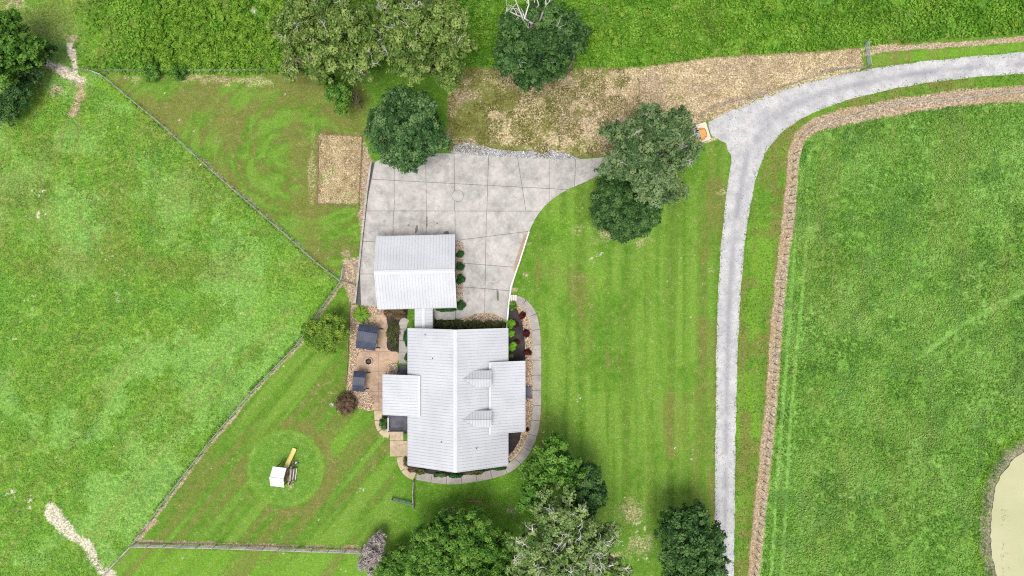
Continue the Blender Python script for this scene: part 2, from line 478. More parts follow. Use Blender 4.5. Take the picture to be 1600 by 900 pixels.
pasture = sm(P_PASTURE, 2, .2); meadow = sm(P_MEADOW, 3, .5); hay = sm(P_HAY, 2, .2)
verge = sm(ROAD_R[::-1][1:-1] + STRIP[:-1], 3, .2)
meadow_w = meadow * ss(60, 210, X + wob * 3)          # weeds thin out towards the left corner
pasture = np.maximum(pasture, meadow * (1 - ss(60, 210, X)))
n1 = fbm(X, Y, 55, 21); n2 = fbm(X, Y, 120, 22); n3 = fbm(X, Y, 18, 23)
pale = pasture * ss(.49, .63, n1 * .55 + n2 * .45 + .06 * near([(190, 300), (300, 380), (400, 470), (330, 620), (200, 720)], 120)) * .95
pale = np.maximum(pale, pasture * near([(490, 500), (440, 560), (330, 640), (200, 745), (165, 800)], 22, 1.6) * ss(.3, .55, n3) * .9)
pale = np.maximum(pale, pasture * near([(230, 250), (330, 330), (400, 420), (440, 470)], 45, 2.5) * ss(.35, .6, n3) * .85)
hp = fbm(X, Y, 70, 25)
pale = np.maximum(pale, hay * ss(.46, .66, hp * .6 + fbm(X, Y, 22, 26) * .4) * .8)
pale = np.maximum(pale, hay * near([(1435, 560), (1500, 510), (1700, 400)], 6.5, .5) * .9)
pale = np.maximum(pale, ss(60, 57, np.hypot(X - 446, Y - 732)) * .4)
pale = np.maximum(pale, hay * near([(1245, 330), (1237, 470), (1222, 650), (1205, 900)], 3.4, .2) * 1.0)
pale = np.maximum(pale, hay * near([(1265, 330), (1253, 470), (1236, 650), (1222, 900)], 3.4, .2) * .9)
bright = sm([(420, 380), (534, 430), (525, 462), (470, 530), (380, 520)], 30, 1.5) * .7
bright = np.maximum(bright, verge * ss(.42, .62, fbm(X, Y, 40, 31)) * .9)
bright = np.maximum(bright, meadow_w * ss(.46, .66, fbm(X, Y, 60, 32)) * .8)
bright = np.maximum(bright, sm([(1355, 84), (1600, 66), (1900, 50), (1900, 70), (1600, 82), (1360, 108)], 3, .3) * .9)
bright = np.maximum(bright, sm([(210, 856), (560, 864), (640, 890), (640, 1000), (160, 1000)], 5, .5) * .75)
bright = np.maximum(bright, ss(16, 4, np.abs(sdp(X, Y, P_MUD) - 8)) * .9)
bright = np.maximum(bright, near([(150, 130), (200, 155), (240, 188)], 14, 1) * pasture)
for (a, b, r) in ((690, 770, 36), (780, 760, 30), (880, 350, 40), (930, 440, 50), (530, 690, 50), (600, 640, 30), (560, 360, 24), (535, 470, 25)):
    bright = np.maximum(bright, blob(a, b, r, k=1.2) * .6)
pale = np.maximum(pale, hay * ss(.52, .66, fbm(X + Y * .12, Y / 9, 9, 36, 2)) * ss(1420, 1250, X) * .8)
dark = hay * ss(.5, .66, fbm(X, Y, 34, 33) * .7 + fbm(X + Y * .12, Y / 8, 11, 37, 2) * .3) * .9
dark = np.maximum(dark, hay * sm([(1240, 800), (1330, 640), (1420, 640), (1400, 760), (1300, 900)], 30, 2) * .35)
dark = np.maximum(dark, pasture * ss(.56, .7, fbm(X, Y, 24, 34)) * .55)
dark = np.maximum(dark, meadow_w * ss(.52, .68, fbm(X, Y, 30, 35)) * .6)
dark = np.maximum(dark, near(F2[:6], 9, .9) * ss(-2, 4, -sdp(X, Y, P_PASTURE)) * .9)
dark = np.maximum(dark, near(F1, 7, .8) * .7)
straw = sm(P_SLOPE, 5, .35) * np.clip(ss(700, 1080, X + wob * 6 + (fbm(X, Y, 40, 41) - .5) * 260) * .85 + (fbm(X, Y, 22, 42) - .40) * 1.4, .12, 1)
straw = np.maximum(straw, sm(P_PLOT, 3, .25) * np.clip(.78 + (fbm(X, Y, 14, 43) - .5) * 1.5, .25, 1))
straw = np.maximum(straw, near([(1345, 78), (1357, 74), (1400, 71)], 6) * .7)
straw = np.maximum(straw, near([(180, 122), (300, 122), (420, 128)], 7, 1.3) * .4)
straw = np.maximum(straw, near([(490, 195), (486, 260), (488, 318)], 7, .8) * .38)
straw = np.maximum(straw, near([(1120, 182), (1180, 156), (1250, 131), (1340, 106)], 9, .7) * .75)
for (a, b, r) in ((950, 362, 40), (905, 360, 20), (1000, 380, 26), (988, 800, 40), (1005, 850, 30), (960, 870, 30), (1108, 420, 10), (1130, 300, 10), (640, 235, 16)):
    straw = np.maximum(straw, blob(a, b, r, r * .7, 1.8) * .42)
straw = np.maximum(straw, near([(1100, 222), (1130, 212)], 3.5, .2) * .8)
soil = np.maximum.reduce([ss(11.5, 6.5, dline(X, Y, STRIP) - ss(1230, 1330, X) * 4 + wob * .25), ss(6, 3, dline(X, Y, STRIP_N) + wob * .25), sm(P_RED, 3, .3) * .95])
soil = np.maximum(soil, near(F2, 6, .35) * ss(2, -2, -sdp(X, Y, P_PASTURE)) * .85)
soil = np.maximum(soil, near([(230, 178), (300, 240), (400, 328), (470, 392)], 7, .6) * ss(2, -2, -sdp(X, Y, P_PASTURE)) * .6)
soil = np.maximum(soil, near([(214, 846), (400, 852), (560, 857)], 4, .4) * .8)
soil = np.maximum(soil, near([(213, 843), (240, 815)], 9, .6) * .9)
for (a, b, r) in ((798, 800, 16), (700, 799, 12), (60, 100, 30), (120, 130, 22), (90, 140, 20), (790, 125, 22), (720, 150, 24), (690, 215, 26), (850, 240, 22), (730, 225, 30), (560, 115, 14), (590, 90, 16), (600, 70, 10), (640, 860, 16), (25, 2, 30), (110, 60, 14), (547, 455, 13), (540, 395, 15), (826, 380, 9), (822, 430, 8), (803, 452, 7)):
    soil = np.maximum(soil, blob(a, b, r, r * .7, 1.6) * .6)
soil = np.maximum(soil, near([(95, 110), (130, 128), (120, 160), (112, 178)], 10, 1) * .75)
sand = near([(78, 790), (92, 818), (112, 838), (135, 850), (150, 880), (190, 915), (230, 960)], 12, 1.8) * .72
sand = np.maximum(sand, near([(108, 70), (116, 95), (118, 112)], 6, .5) * .9)
sand = np.maximum(sand, near([(75, 98), (110, 118), (130, 125)], 12, 1.0) * .8)
for (a, b, r) in ((22, 775, 9), (46, 783, 10), (130, 300, 7), (62, 300, 7), (55, 340, 8), (170, 400, 6), (195, 424, 6), (185, 465, 6), (275, 480, 5), (50, 468, 7), (20, 530, 5), (1320, 775, 3.5), (1328, 778, 3.5), (925, 405, 4), (936, 398, 4), (805, 752, 5), (905, 620, 3), (700, 795, 6), (1086, 707, 5), (1080, 722, 5), (1002, 838, 7), (1000, 820, 6), (1035, 865, 7), (1008, 872, 7), (568, 720, 4), (567, 770, 4), (700, 720, 3), (305, 207, 3), (432, 214, 3), (985, 830, 5), (425, 3, 14), (95, 110, 8)):
    for _ in range(6):
        a2, b2 = a + rng.normal() * r * .9, b + rng.normal() * r * .8; sand = np.maximum(sand, ss(r * .46, r * .1, np.hypot(X - a2, (Y - b2) * rng.uniform(.8, 1.6)) + (n3 - .5) * 3) * rng.uniform(.4, .75))
sand = np.maximum(sand, np.where(rng.random(X.shape) > .9994, .7, 0) * (1 - hay))
# mowing: streaks of lighter and browner grass along the mower's path
lawn = np.clip(1 - pasture - meadow - hay, 0, 1)
un = X * .772 + Y * .637; vn_ = -X * .637 + Y * .772
sL = fbm(un, vn_ / 14, 13, 51, 2); sR = fbm(X, Y / 26, 10, 52, 2)
pr = np.hypot(X - 470, (Y - 250) * 1.25); sU = fbm(pr + (fbm(X, Y, 40, 59) - .5) * 40, np.arctan2(Y - 250, X - 470) * 22, 9, 53, 3)
left_low = ss(640, 600, X) * ss(440, 500, Y); left_up = ss(600, 560, X) * ss(470, 420, Y)
right = ss(810, 850, X)
stripe = right * ss(.40, .60, sR) * ss(1125, 1060, X) * .8 + right * (.5 + .5 * np.sin(X * 2 * np.pi / 24.0 + (n3 - .5) * 1.2)) * .6
stripe = stripe * ss(.25, .5, fbm(X, Y, 60, 54)) + left_low * ss(.45, .7, sL) * .85 + left_up * ss(.45, .65, sU) * .8
thatch = left_low * (ss(.5, .32, sL) * .5 + .18) + left_up * np.clip(ss(.52, .33, sU) * .6 + ss(.36, .64, fbm(X, Y, 60, 55)) * .7 + .2, 0, 1) * .9
thatch += right * np.clip(ss(.48, .3, sR) * .45 + ss(1000, 1130, X + wob * 3) * .15 + ss(.54, .7, fbm(X, Y / 1.6, 70, 56)) * .5, 0, 1) * ss(1000, 800, Y) * .85
ring = np.hypot(X - 446, Y - 732)
thatch = np.where(ring < 61, thatch * .15, thatch); stripe = np.where(ring < 61, .15 + .3 * ss(.4, .6, n3) + .6 * ss(5, 0, np.abs(ring - 57)), stripe)
thatch += ss(13, 3, np.abs(ring - 70 - (n3 - .5) * 8)) * (.2 + .4 * ss(-40, 40, X - 460))  + ss(10, 2, np.hypot(X - 452, (Y - 738) * .6) - 2) * .45
thatch += sm(P_SLOPE, 6, .4) * 1.3 + verge * ss(.5, .66, fbm(X, Y, 26, 57)) * .55 + near(STRIP, 18, .5) * .7 * (1 - hay * .55)
thatch += meadow_w * ss(.58, .72, fbm(X, Y / 2.2, 50, 58)) * .45
soil = np.maximum(soil, near([(456, 722), (458, 745), (455, 760)], 5, .5) * .5)
thatch = np.clip(thatch, 0, 1.2) * np.clip(lawn + verge + .6, 0, 1)
soil = np.maximum(soil, sm(P_SLOPE, 6, .4) * ss(.46, .66, fbm(X, Y, 34, 60)) * .62)
dark = np.maximum(dark, blob(60, 60, 110, 90, 2) * .8)  # shading of the upper left corner, painted into the grass colour
thatch = np.maximum(thatch, blob(70, 40, 90, 70, 2) * .6)  # brown thatch colour deepens that painted shading
mud = sm(P_MUD, 5, .5)
sdw = sdp(X, Y, P_WATER)
Z = -.02 - .10 * fbm(X, Y, 9, 61) * (pasture + hay + meadow).clip(0, 1) - .5 * ss(6, -40, sdw) - .18 * ss(14, 0, sdp(X, Y, P_MUD))
f0 = 0.0
VX = np.stack([(X - 800) * .1, (450 - Y) * .1, Z], -1).reshape(-1, 3)
CA = np.stack([hay, meadow_w, pasture, pale], -1).reshape(-1, 4)
CB = np.stack([straw, soil, sand, bright], -1).reshape(-1, 4)
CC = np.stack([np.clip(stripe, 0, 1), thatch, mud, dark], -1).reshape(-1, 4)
ny, nx = X.shape
cx = X[:-1, :-1] + STEP / 2; cy = Y[:-1, :-1] + STEP / 2
cls = np.zeros(cx.shape, int)
cls[inpoly(cx, cy, P_PASTURE)] = 1
cls[inpoly(cx, cy, P_MEADOW)] = 2
cls[inpoly(cx, cy, P_HAY)] = 3
cls[(dline(cx, cy, STRIP) < 9.5)] = 4
cls[inpoly(cx, cy, ROAD_R[::-1][1:-1] + STRIP[:-1]) & (cls != 4)] = 5
cls[inpoly(cx, cy, P_SLOPE)] = 6
cls[inpoly(cx, cy, P_MUD)] = 7
idx = np.arange(ny * nx).reshape(ny, nx)
quads = np.stack([idx[1:, :-1], idx[1:, 1:], idx[:-1, 1:], idx[:-1, :-1]], -1).reshape(-1, 4)
for k, nm in enumerate(['lawn', 'pasture', 'meadow', 'hay_field', 'dirt_strip', 'road_verge', 'dry_bank', 'pond_shore']):
    q = quads[cls.ravel() == k]
    u, inv = np.unique(q, return_inverse=True)
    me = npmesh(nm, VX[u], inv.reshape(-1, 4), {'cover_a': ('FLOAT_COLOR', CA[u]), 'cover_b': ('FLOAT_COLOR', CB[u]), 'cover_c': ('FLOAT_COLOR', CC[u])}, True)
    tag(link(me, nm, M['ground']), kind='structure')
# the land beyond
x0, x1, y0, y1 = (gx[0] - 800) * .1 + .6, (gx[-1] - 800) * .1 - .6, (450 - gy[-1]) * .1 + .6, (450 - gy[0]) * .1 - .6
B_ = 1200
mb = MB(); zb = -.16
for r in ((-B_, y1, B_, B_), (-B_, -B_, B_, y0), (-B_, y0, x0, y1), (x1, y0, B_, y1)):
    mb.add([(r[0], r[1], zb), (r[2], r[1], zb), (r[2], r[3], zb), (r[0], r[3], zb)], [(0, 1, 2, 3)])
o = mb.build('ground', M['ground'], base=(0, 0, 0))
a = o.data.attributes.new('cover_a', 'FLOAT_COLOR', 'POINT'); a.data.foreach_set('color', np.tile([0, 0, 1.0, .2], len(o.data.vertices)).astype(np.float32))
for nm in ('cover_b', 'cover_c'):
    a = o.data.attributes.new(nm, 'FLOAT_COLOR', 'POINT'); a.data.foreach_set('color', np.zeros(4 * len(o.data.vertices), np.float32))
tag(o, kind='structure')


def sheet(name, poly, z, mat, wobble=0.0, step=3.0, kind='structure', wear=None):
    """flat piece of ground cover with an uneven outline"""
    p = dense(poly, step, True) if wobble else poly
    if wobble:
        n = len(p); P = np.array(p); d = np.roll(P, -1, 0) - np.roll(P, 1, 0); d /= np.hypot(d[:, 0], d[:, 1])[:, None] + 1e-9
        a = (fbm(P[:, 0], P[:, 1], 9, 71, 3) - .5) * 2 * wobble; P = P + np.stack([d[:, 1], -d[:, 0]], -1) * a[:, None]
        p = [tuple(q) for q in P]
    bm = bmesh.new(); f = bm.faces.new([bm.verts.new(G(x, y, 0) + Vector((0, 0, z))) for x, y in p])
    bmesh.ops.recalc_face_normals(bm, faces=[f])
    if f.normal.z < 0: f.normal_flip()
    bmesh.ops.triangulate(bm, faces=[f])
    me = bpy.data.meshes.new(name); bm.to_mesh(me); bm.free()
    return tag(link(me, name, mat), kind=kind)


# water of the pond, a flat surface inside its basin
sheet('pond_water', smooth_poly(P_WATER, 2), -.17, M['water'], 3.5)


# gravel road: a grid strip so that wheel tracks can be worn into it
def ribbon(name, left, right, z, mat, n=160, m=14, wobble=2.0):
    def rs(p):
        p = np.array(smooth_poly(p, 3, False)); s = np.r_[0, np.cumsum(np.hypot(*np.diff(p, axis=0).T))]
        t = np.linspace(0, s[-1], n); return np.stack([np.interp(t, s, p[:, 0]), np.interp(t, s, p[:, 1])], -1)
    L, R = rs(left), rs(right)
    u = np.linspace(0, 1, m); P = L[:, None, :] * (1 - u)[None, :, None] + R[:, None, :] * u[None, :, None]
    e = (np.abs(u - .5) * 2) ** 6
    d = (R - L) / (np.hypot(*(R - L).T)[:, None] + 1e-9)
    P = P + d[:, None, :] * (e * np.sign(u - .5))[None, :, None] * ((fbm(P[..., 0], P[..., 1], 16, 81, 5, .65) - .5) * 2 * wobble)[..., None]
    zz = z - .03 * e[None, :] + .012 * fbm(P[..., 0], P[..., 1], 5, 82)
    V = np.stack([(P[..., 0] - 800) * .1, (450 - P[..., 1]) * .1, zz], -1).reshape(-1, 3)
    wear = np.exp(-((np.abs(u - .52)) / .13) ** 2)[None, :] * .9 * ss(.2, .5, fbm(P[..., 0], P[..., 1], 25, 83)) + .3 * ss(.5, .7, fbm(P[..., 0], P[..., 1], 40, 84))
    i = np.arange(n * m).reshape(n, m); F = np.stack([i[:-1, :-1], i[1:, :-1], i[1:, 1:], i[:-1, 1:]], -1).reshape(-1, 4)
    nrm = np.cross(V[F[0, 1]] - V[F[0, 0]], V[F[0, 3]] - V[F[0, 0]])
    if nrm[2] < 0: F = F[:, ::-1]
    o = link(npmesh(name, V, F, {'wear': ('FLOAT', wear.ravel())}, True), name, mat)
    return tag(o, kind='structure')


ribbon('gravel_road', ROAD_L[:9] + [(1147, 235), (1158, 205), (1180, 175), (1205, 148)] + ROAD_T[3:], ROAD_R[::-1], .022, M['gravel'], 1100, 20)
sheet('gravel_apron', [(1106, 190), (1150, 170), (1200, 149), (1230, 160), (1215, 205), (1185, 240), (1146, 262), (1142, 244), (1134, 224), (1120, 215), (1112, 214)], .016, M['gravel'], 2.0)
# beds and soil sheets
sheet('rock_bed_ground', [(548, 476), (600, 480), (604, 495), (604, 545), (600, 640), (585, 641), (575, 642), (556, 636), (545, 614), (541, 614), (546, 560)], .010, M['rockbed'], 1.2)
sheet('rock_bed_ground', [(800, 472), (815, 478), (826, 494), (832, 515), (834, 540), (834, 650), (830, 676), (822, 693), (808, 712), (792, 726), (792, 472)], .006, M['rockbed'], .5)
sheet('rock_bed_ground', [(712, 372), (724.5, 378), (724.5, 470), (722, 484), (705, 487), (678, 487), (678, 478), (712, 470)], .030, M['rockbed'], .4)
sheet('rock_bed_ground', [(716, 500), (727, 496), (742, 490), (760, 488.5), (775, 491), (788, 499), (792, 502), (792, 506), (716, 506)], .012, M['rockbed'], .4)
sheet('mulch_bed', [(793, 474), (804, 476), (811, 488), (817, 503), (820, 525), (821, 565), (793, 568)], .016, M['mulch'], 1.5)
sheet('mulch_bed', [(788, 674), (815, 675), (811, 690), (802, 704), (793, 713), (788, 713)], .016, M['mulch'], 1.5)
sheet('mulch_bed', [(632, 712), (635, 726), (641, 736), (655, 740), (672, 743), (694, 745), (715, 745), (745, 741), (772, 736), (797, 726), (797, 708)], .012, M['mulch'], .6)
sheet('mulch_bed', [(676, 500), (716, 500), (792, 504), (792, 518), (676, 518)], .016, M['mulch'], 1.0)
sheet('mulch_bed', [(600, 482), (638, 482), (636, 499), (626, 512), (624, 530), (624, 550), (606, 549), (604, 540), (606, 520), (604, 498)], .014, M['mulch'], .6)
sheet('mulch_bed', [(585, 650), (640, 648), (640, 678), (605, 676), (590, 664)], .012, M['mulch'], .4)
sheet('gravel_fringe', [(703, 236), (720, 222), (745, 226), (770, 232), (800, 236), (830, 236), (845, 240), (862, 236), (890, 241), (905, 248), (860, 251), (760, 246), (705, 241)], .012, M['gravel'], 3.0)

# ------------------------------------------------------------------ concrete
def clip(poly, a, b, off):
    """part of poly on the left of a->b, moved inwards by off"""
    ux, uy = b[0] - a[0], b[1] - a[1]; L = math.hypot(ux, uy); nxx, nyy = -uy / L, ux / L
    dist = [(p[0] - a[0]) * nxx + (p[1] - a[1]) * nyy - off for p in poly]
    out = []
    for i, p in enumerate(poly):
        q = poly[(i + 1) % len(poly)]; d0 = dist[i]; d1 = dist[(i + 1) % len(poly)]
        if d0 >= 0: out.append(p)
        if (d0 >= 0) != (d1 >= 0):
            t_ = d0 / (d0 - d1); out.append((p[0] + (q[0] - p[0]) * t_, p[1] + (q[1] - p[1]) * t_))
    return out


def split(polys, a, b, cond=None, gap=.3):
    out = []
    for p in polys:
        c = (sum(q[0] for q in p) / len(p), sum(q[1] for q in p) / len(p))
        if cond and not cond(*c): out.append(p); continue
        for s in (clip(p, a, b, gap), clip(p, b, a, gap)):
            if len(s) >= 3:
                ar = abs(sum(s[i][0] * s[(i + 1) % len(s)][1] - s[(i + 1) % len(s)][0] * s[i][1] for i in range(len(s)))) / 2
                if ar > 12: out.append(s)
    return out


drive = sheet('driveway', P_DRIVE, .024, M['joint'])
S_ = [smooth_poly(P_DRIVE, 1)]
S_ = split(S_, (560, 279), (900, 297), lambda x, y: True)
S_ = split(S_, (900, 240), (897, 300), lambda x, y: x > 850)
S_ = split(S_, (950, 240), (955, 270), lambda x, y: x > 900)
S_ = split(S_, (1000, 220), (1008, 260), lambda x, y: x > 950)
S_ = split(S_, (1048, 200), (1056, 245), lambda x, y: x > 1000)
S_ = split(S_, (560, 329.5), (850, 330), lambda x, y: y > 290)
S_ = split(S_, (709.5, 230), (711, 380), lambda x, y: y < 360 and x < 900)
S_ = split(S_, (764, 230), (760, 350), lambda x, y: y < 335 and 711 < x < 900)
S_ = split(S_, (806, 230), (825, 350), lambda x, y: y < 330 and 760 < x < 900)
S_ = split(S_, (858, 230), (858, 320), lambda x, y: y < 330 and 815 < x < 900)
S_ = split(S_, (616, 230), (616, 340), lambda x, y: y < 330 and x < 711)
S_ = split(S_, (665, 230), (666.5, 340), lambda x, y: y < 330 and 616 < x < 711)
S_ = split(S_, (711, 325), (711.5, 484), lambda x, y: y > 330)
S_ = split(S_, (615, 325), (612, 484), lambda x, y: y > 330 and x < 711)
S_ = split(S_, (666, 325), (667, 484), lambda x, y: y > 330 and 613 < x < 711)
S_ = split(S_, (715, 375.5), (830, 361), lambda x, y: y > 330 and x > 711)
S_ = split(S_, (560, 428), (612, 428), lambda x, y: y > 330 and x < 613)
S_ = split(S_, (560, 377), (612, 379), lambda x, y: 330 < y < 428 and x < 613)
S_ = split(S_, (715, 410.5), (810, 418), lambda x, y: y > 370 and x > 711)
S_ = split(S_, (715, 447.5), (805, 455), lambda x, y: y > 415 and x > 711)
S_ = split(S_, (760, 330), (757, 505), lambda x, y: x > 711 and y > 330)
for p in S_:
    bm = bmesh.new(); z1 = .058 + random.uniform(-.004, .004)
    try: f = bm.faces.new([bm.verts.new(G(x, y, 0) + Vector((0, 0, z1))) for x, y in p])
    except ValueError: continue
    bm.normal_update()
    if f.normal.z < 0: f.normal_flip()
    r = bmesh.ops.extrude_face_region(bm, geom=[f]); bmesh.ops.translate(bm, verts=[v for v in r['geom'] if isinstance(v, bmesh.types.BMVert)], vec=(0, 0, -.03))
    bmesh.ops.recalc_face_normals(bm, faces=bm.faces[:])
    me = bpy.data.meshes.new('slab'); bm.to_mesh(me); bm.free()
    link(me, 'slab', M['concrete'], drive)
o = MB().lathe(tuple(G(715, 306, .06)), [(.001, .03), (.82, .03), (.88, .02), (.88, 0)], 28).build('septic_lid', M['concrete'])
tag(o, 'round pale concrete lid set flush in the driveway slabs', 'access lid')
o = MB().lathe(tuple(G(715, 306, .05)), [(.0, .022), (.925, .022), (.925, 0)], 28).build('lid_seat', M['joint'], o)
M['oil'] = flat('oil_stain', (.10, .092, .082), .4, 3)
for q in ([(650, 352), (653, 352), (653.5, 358), (651, 364), (648.5, 364), (649, 357)], [(694, 362), (700, 361), (702, 365), (697, 366.5), (693, 366)], [(666, 338), (668, 339), (668.5, 352), (666.5, 356), (665.5, 350)], [(636, 351), (640, 350.5), (640, 353), (637, 353.5)], [(776, 452), (779, 455), (779, 470), (776.5, 468)], [(682, 348), (684.5, 348), (684, 350.5), (682, 350)]):
    sheet('oil_stain', q, .0665, M['oil'], .7, .8)
pd = MB().prism([tuple(G(x, y))[:2] for x, y in ((1086.5, 195.5), (1102.5, 190.5), (1111, 217), (1098, 222), (1091, 220))], -.02, .075).build('concrete_pad', M['pad'], bevel=.02)
tag(pd, 'cream concrete pad at the gravel end of the driveway under the orange car', 'concrete pad')


def walkway(name, pts, width, slab_px, z, mat, label=None):
    """slabs along a curved centre line, one object for each slab"""
    c = np.array(smooth_poly(pts, 3, False)); s = np.r_[0, np.cumsum(np.hypot(*np.diff(c, axis=0).T))]
    n = max(1, round(s[-1] / slab_px)); parent = None; k = 7
    allL, allR = [], []
    segs = []
    for i in range(n):
        t = np.linspace(s[-1] * i / n + .35, s[-1] * (i + 1) / n - .35, k)
        P = np.stack([np.interp(t, s, c[:, 0]), np.interp(t, s, c[:, 1])], -1)
        d = np.gradient(P, axis=0); d /= np.hypot(d[:, 0], d[:, 1])[:, None]; nn = np.stack([-d[:, 1], d[:, 0]], -1) * width / 2
        segs.append([tuple(q) for q in P + nn] + [tuple(q) for q in (P - nn)[::-1]]); allL += [tuple(q) for q in P + nn * .97]; allR += [tuple(q) for q in P - nn * .97]
    base = sheet(name, allL + allR[::-1], z - .03, M['joint'])
    for p in segs:
        MB().prism([tuple(G(x, y))[:2] for x, y in p], z - .02, z + random.uniform(-.003, .003)).build('slab', mat, base)
    return base


walkway('front_walk', [(796, 467.5), (806, 467.5), (819, 473), (830, 487), (836, 505), (838.5, 530), (839, 560), (839, 600), (838.7, 640), (836, 668), (829, 692), (815, 716), (797, 731), (772, 740.5), (745, 746), (715, 750), (694, 750), (672, 747), (651, 743)], 13, 23.5, .062, M['walk'])
walkway('back_walk', [(625.5, 713.5), (627, 722), (631, 732), (638, 740), (648, 744.5)], 12, 17, .055, M['tanwalk'])
walkway('back_walk', [(591, 641), (591, 655), (593, 667), (600, 676), (609, 679)], 12, 15, .055, M['tanwalk'])
tw = MB().prism([tuple(G(x, y))[:2] for x, y in ((609.5, 688.7), (639, 688.7), (639, 713), (609.5, 713))], -.02, .075).build('back_landing', M['tanwalk'], bevel=.02); tag(tw, kind='structure')
tw = MB().prism([tuple(G(x, y))[:2] for x, y in ((609.7, 673.5), (630.5, 673.5), (630.5, 688), (609.7, 688))], -.02, .16).build('back_landing', M['tanwalk'], bevel=.02); tag(tw, kind='structure')
P_PATIO = smooth_poly([(587, 493), (600, 491), (606, 505), (606, 525), (603.5, 540), (608, 549), (623.5, 549), (623.5, 566), (612, 569), (604, 577), (602, 588), (602, 641), (585.5, 641), (584, 628), (577, 614), (569, 609), (557, 613), (555, 580), (559, 548), (591, 546), (592, 520)], 1)
patio = sheet('patio', P_PATIO, .02, M['joint'])
PS = [P_PATIO]
PS = split(PS, (540, 549.5), (640, 549.5), gap=.2); PS = split(PS, (540, 612), (640, 612), lambda x, y: y > 549, .2); PS = split(PS, (592, 549), (592, 660), lambda x, y: y > 549, .2); PS = split(PS, (580, 520), (610, 520), lambda x, y: y < 549, .2)
PS = split(PS, (540, 580), (640, 580), lambda x, y: 549 < y < 612, .2)
for p in PS: MB().prism([tuple(G(x, y))[:2] for x, y in p], .024, .05 + random.uniform(-.003, .003)).build('slab', M['patio'], patio)
walkway('house_walk', [(634, 497), (629, 507), (630, 520), (630, 540), (630, 568)], 13, 18, .052, M['walk'])

# ------------------------------------------------------------------ buildings
def panel_mesh(wd, L, ribs=2, h=.05):
    prof = []
    for k in range(ribs):
        b = k * wd / ribs; prof += [(b, 0), (b + .012, h), (b + .075, h), (b + .087, 0)]
    prof.append((wd, 0)); n = len(prof)
    V = [(u, 0, z) for u, z in prof] + [(u, L, z) for u, z in prof]
    F = [(i, i + 1, n + i + 1, n + i) for i in range(n - 1)]
    F.append(tuple(range(n))[::-1])
    me = bpy.data.meshes.new('roofing_panel'); me.from_pydata(V, [], F); me.update(); me.materials.append(M['roof'])
    return me


def roof_slope(roof, eA, eB, up, lift=.02, wd=.914, panel_mat=None, ribs=2):
    """sheet metal panels on the slope whose eave runs eA -> eB and whose slope vector is up"""
    eA, eB, up = Vector(eA), Vector(eB), Vector(up)
    u = (eB - eA); W = u.length; u.normalize(); v = up.normalized(); nrm = u.cross(v)
    if nrm.z < 0: eA, eB = eB, eA; u = -u; nrm = u.cross(v)
    n = max(1, round(W / wd)); pw = W / n; me = panel_mesh(pw, up.length, ribs)
    if panel_mat: me.materials.clear(); me.materials.append(panel_mat)
    R = Matrix((u, v, nrm)).transposed()
    for i in range(n):
        link(me, 'roofing_panel', None, roof, eA + u * (pw * i) + nrm * lift, R)


def slab4(mb, a, b, c, d, th):
    a, b, c, d = map(Vector, (a, b, c, d)); dn = Vector((0, 0, -th))
    n = (b - a).cross(d - a)
    if n.z < 0: a, b, c, d = a, d, c, b
    return mb.hexa([a + dn, b + dn, c + dn, d + dn, a, b, c, d])


def window(parent, c, wd, ht, nrm, shutters=False):
    """framed window on a wall, c its centre on the wall face, nrm the outward direction"""
    n = Vector(nrm); s = Vector((-n.y, n.x, 0)); c = Vector(c); up = Vector((0, 0, 1))
    def bar(mb, x0, x1, z0, z1, d0, d1):
        mb.hexa([c + s * x0 + up * z0 + n * d0, c + s * x1 + up * z0 + n * d0, c + s * x1 + up * z0 + n * d1, c + s * x0 + up * z0 + n * d1,
                 c + s * x0 + up * z1 + n * d0, c + s * x1 + up * z1 + n * d0, c + s * x1 + up * z1 + n * d1, c + s * x0 + up * z1 + n * d1])
    f = MB(); hw, hh = wd / 2, ht / 2
    bar(f, -hw - .08, hw + .08, hh, hh + .09, -.02, .06); bar(f, -hw - .12, hw + .12, -hh - .09, -hh, -.02, .09)
    bar(f, -hw - .08, -hw, -hh, hh, -.02, .06); bar(f, hw, hw + .08, -hh, hh, -.02, .06); bar(f, -hw, hw, -.025, .025, -.02, .05)
    w_ = f.build('window', M['fascia'], parent)
    for z0, z1 in ((-hh, -.025), (.025, hh)):
        g = MB(); bar(g, -hw, hw, z0, z1, -.01, .012); g.build('pane', M['glass'], w_)
    if shutters:
        for sg in (-1, 1):
            g = MB(); a = sg * (hw + .10); b = sg * (hw + .48)
            bar(g, min(a, b), max(a, b), -hh, hh, .003, .05); g.build('shutter', M['black'], parent)


def door(parent, c, wd, ht, nrm, mat, panels=0):
    n = Vector(nrm); s = Vector((-n.y, n.x, 0)); c = Vector(c); up = Vector((0, 0, 1))
    def hx(mb, x0, x1, z0, z1, d0, d1):
        P = [c + s * x + up * z + n * d for z in (z0, z1) for x, d in ((x0, d0), (x1, d0), (x1, d1), (x0, d1))]; mb.hexa(P)
    m = MB(); hx(m, -wd / 2, wd / 2, 0, ht, -.03, .03); d_ = m.build('door', mat, parent)
    f = MB(); hx(f, -wd / 2 - .1, -wd / 2, 0, ht, -.02, .05); hx(f, wd / 2, wd / 2 + .1, 0, ht, -.02, .05); hx(f, -wd / 2 - .1, wd / 2 + .1, ht, ht + .1, -.02, .05)
    f.build('door_frame', M['fascia'], d_)
    for i in range(panels):
        z0 = ht * (i + .08) / panels; z1 = ht * (i + .92) / panels
        p = MB(); hx(p, -wd / 2 + .06, wd / 2 - .06, z0, z1, .031, .05); p.build('door_panel', mat, d_)
    k = MB(); hx(k, wd / 2 - .14, wd / 2 - .08, 1.0, 1.12, .03, .1); k.build('handle', M['black'], d_)


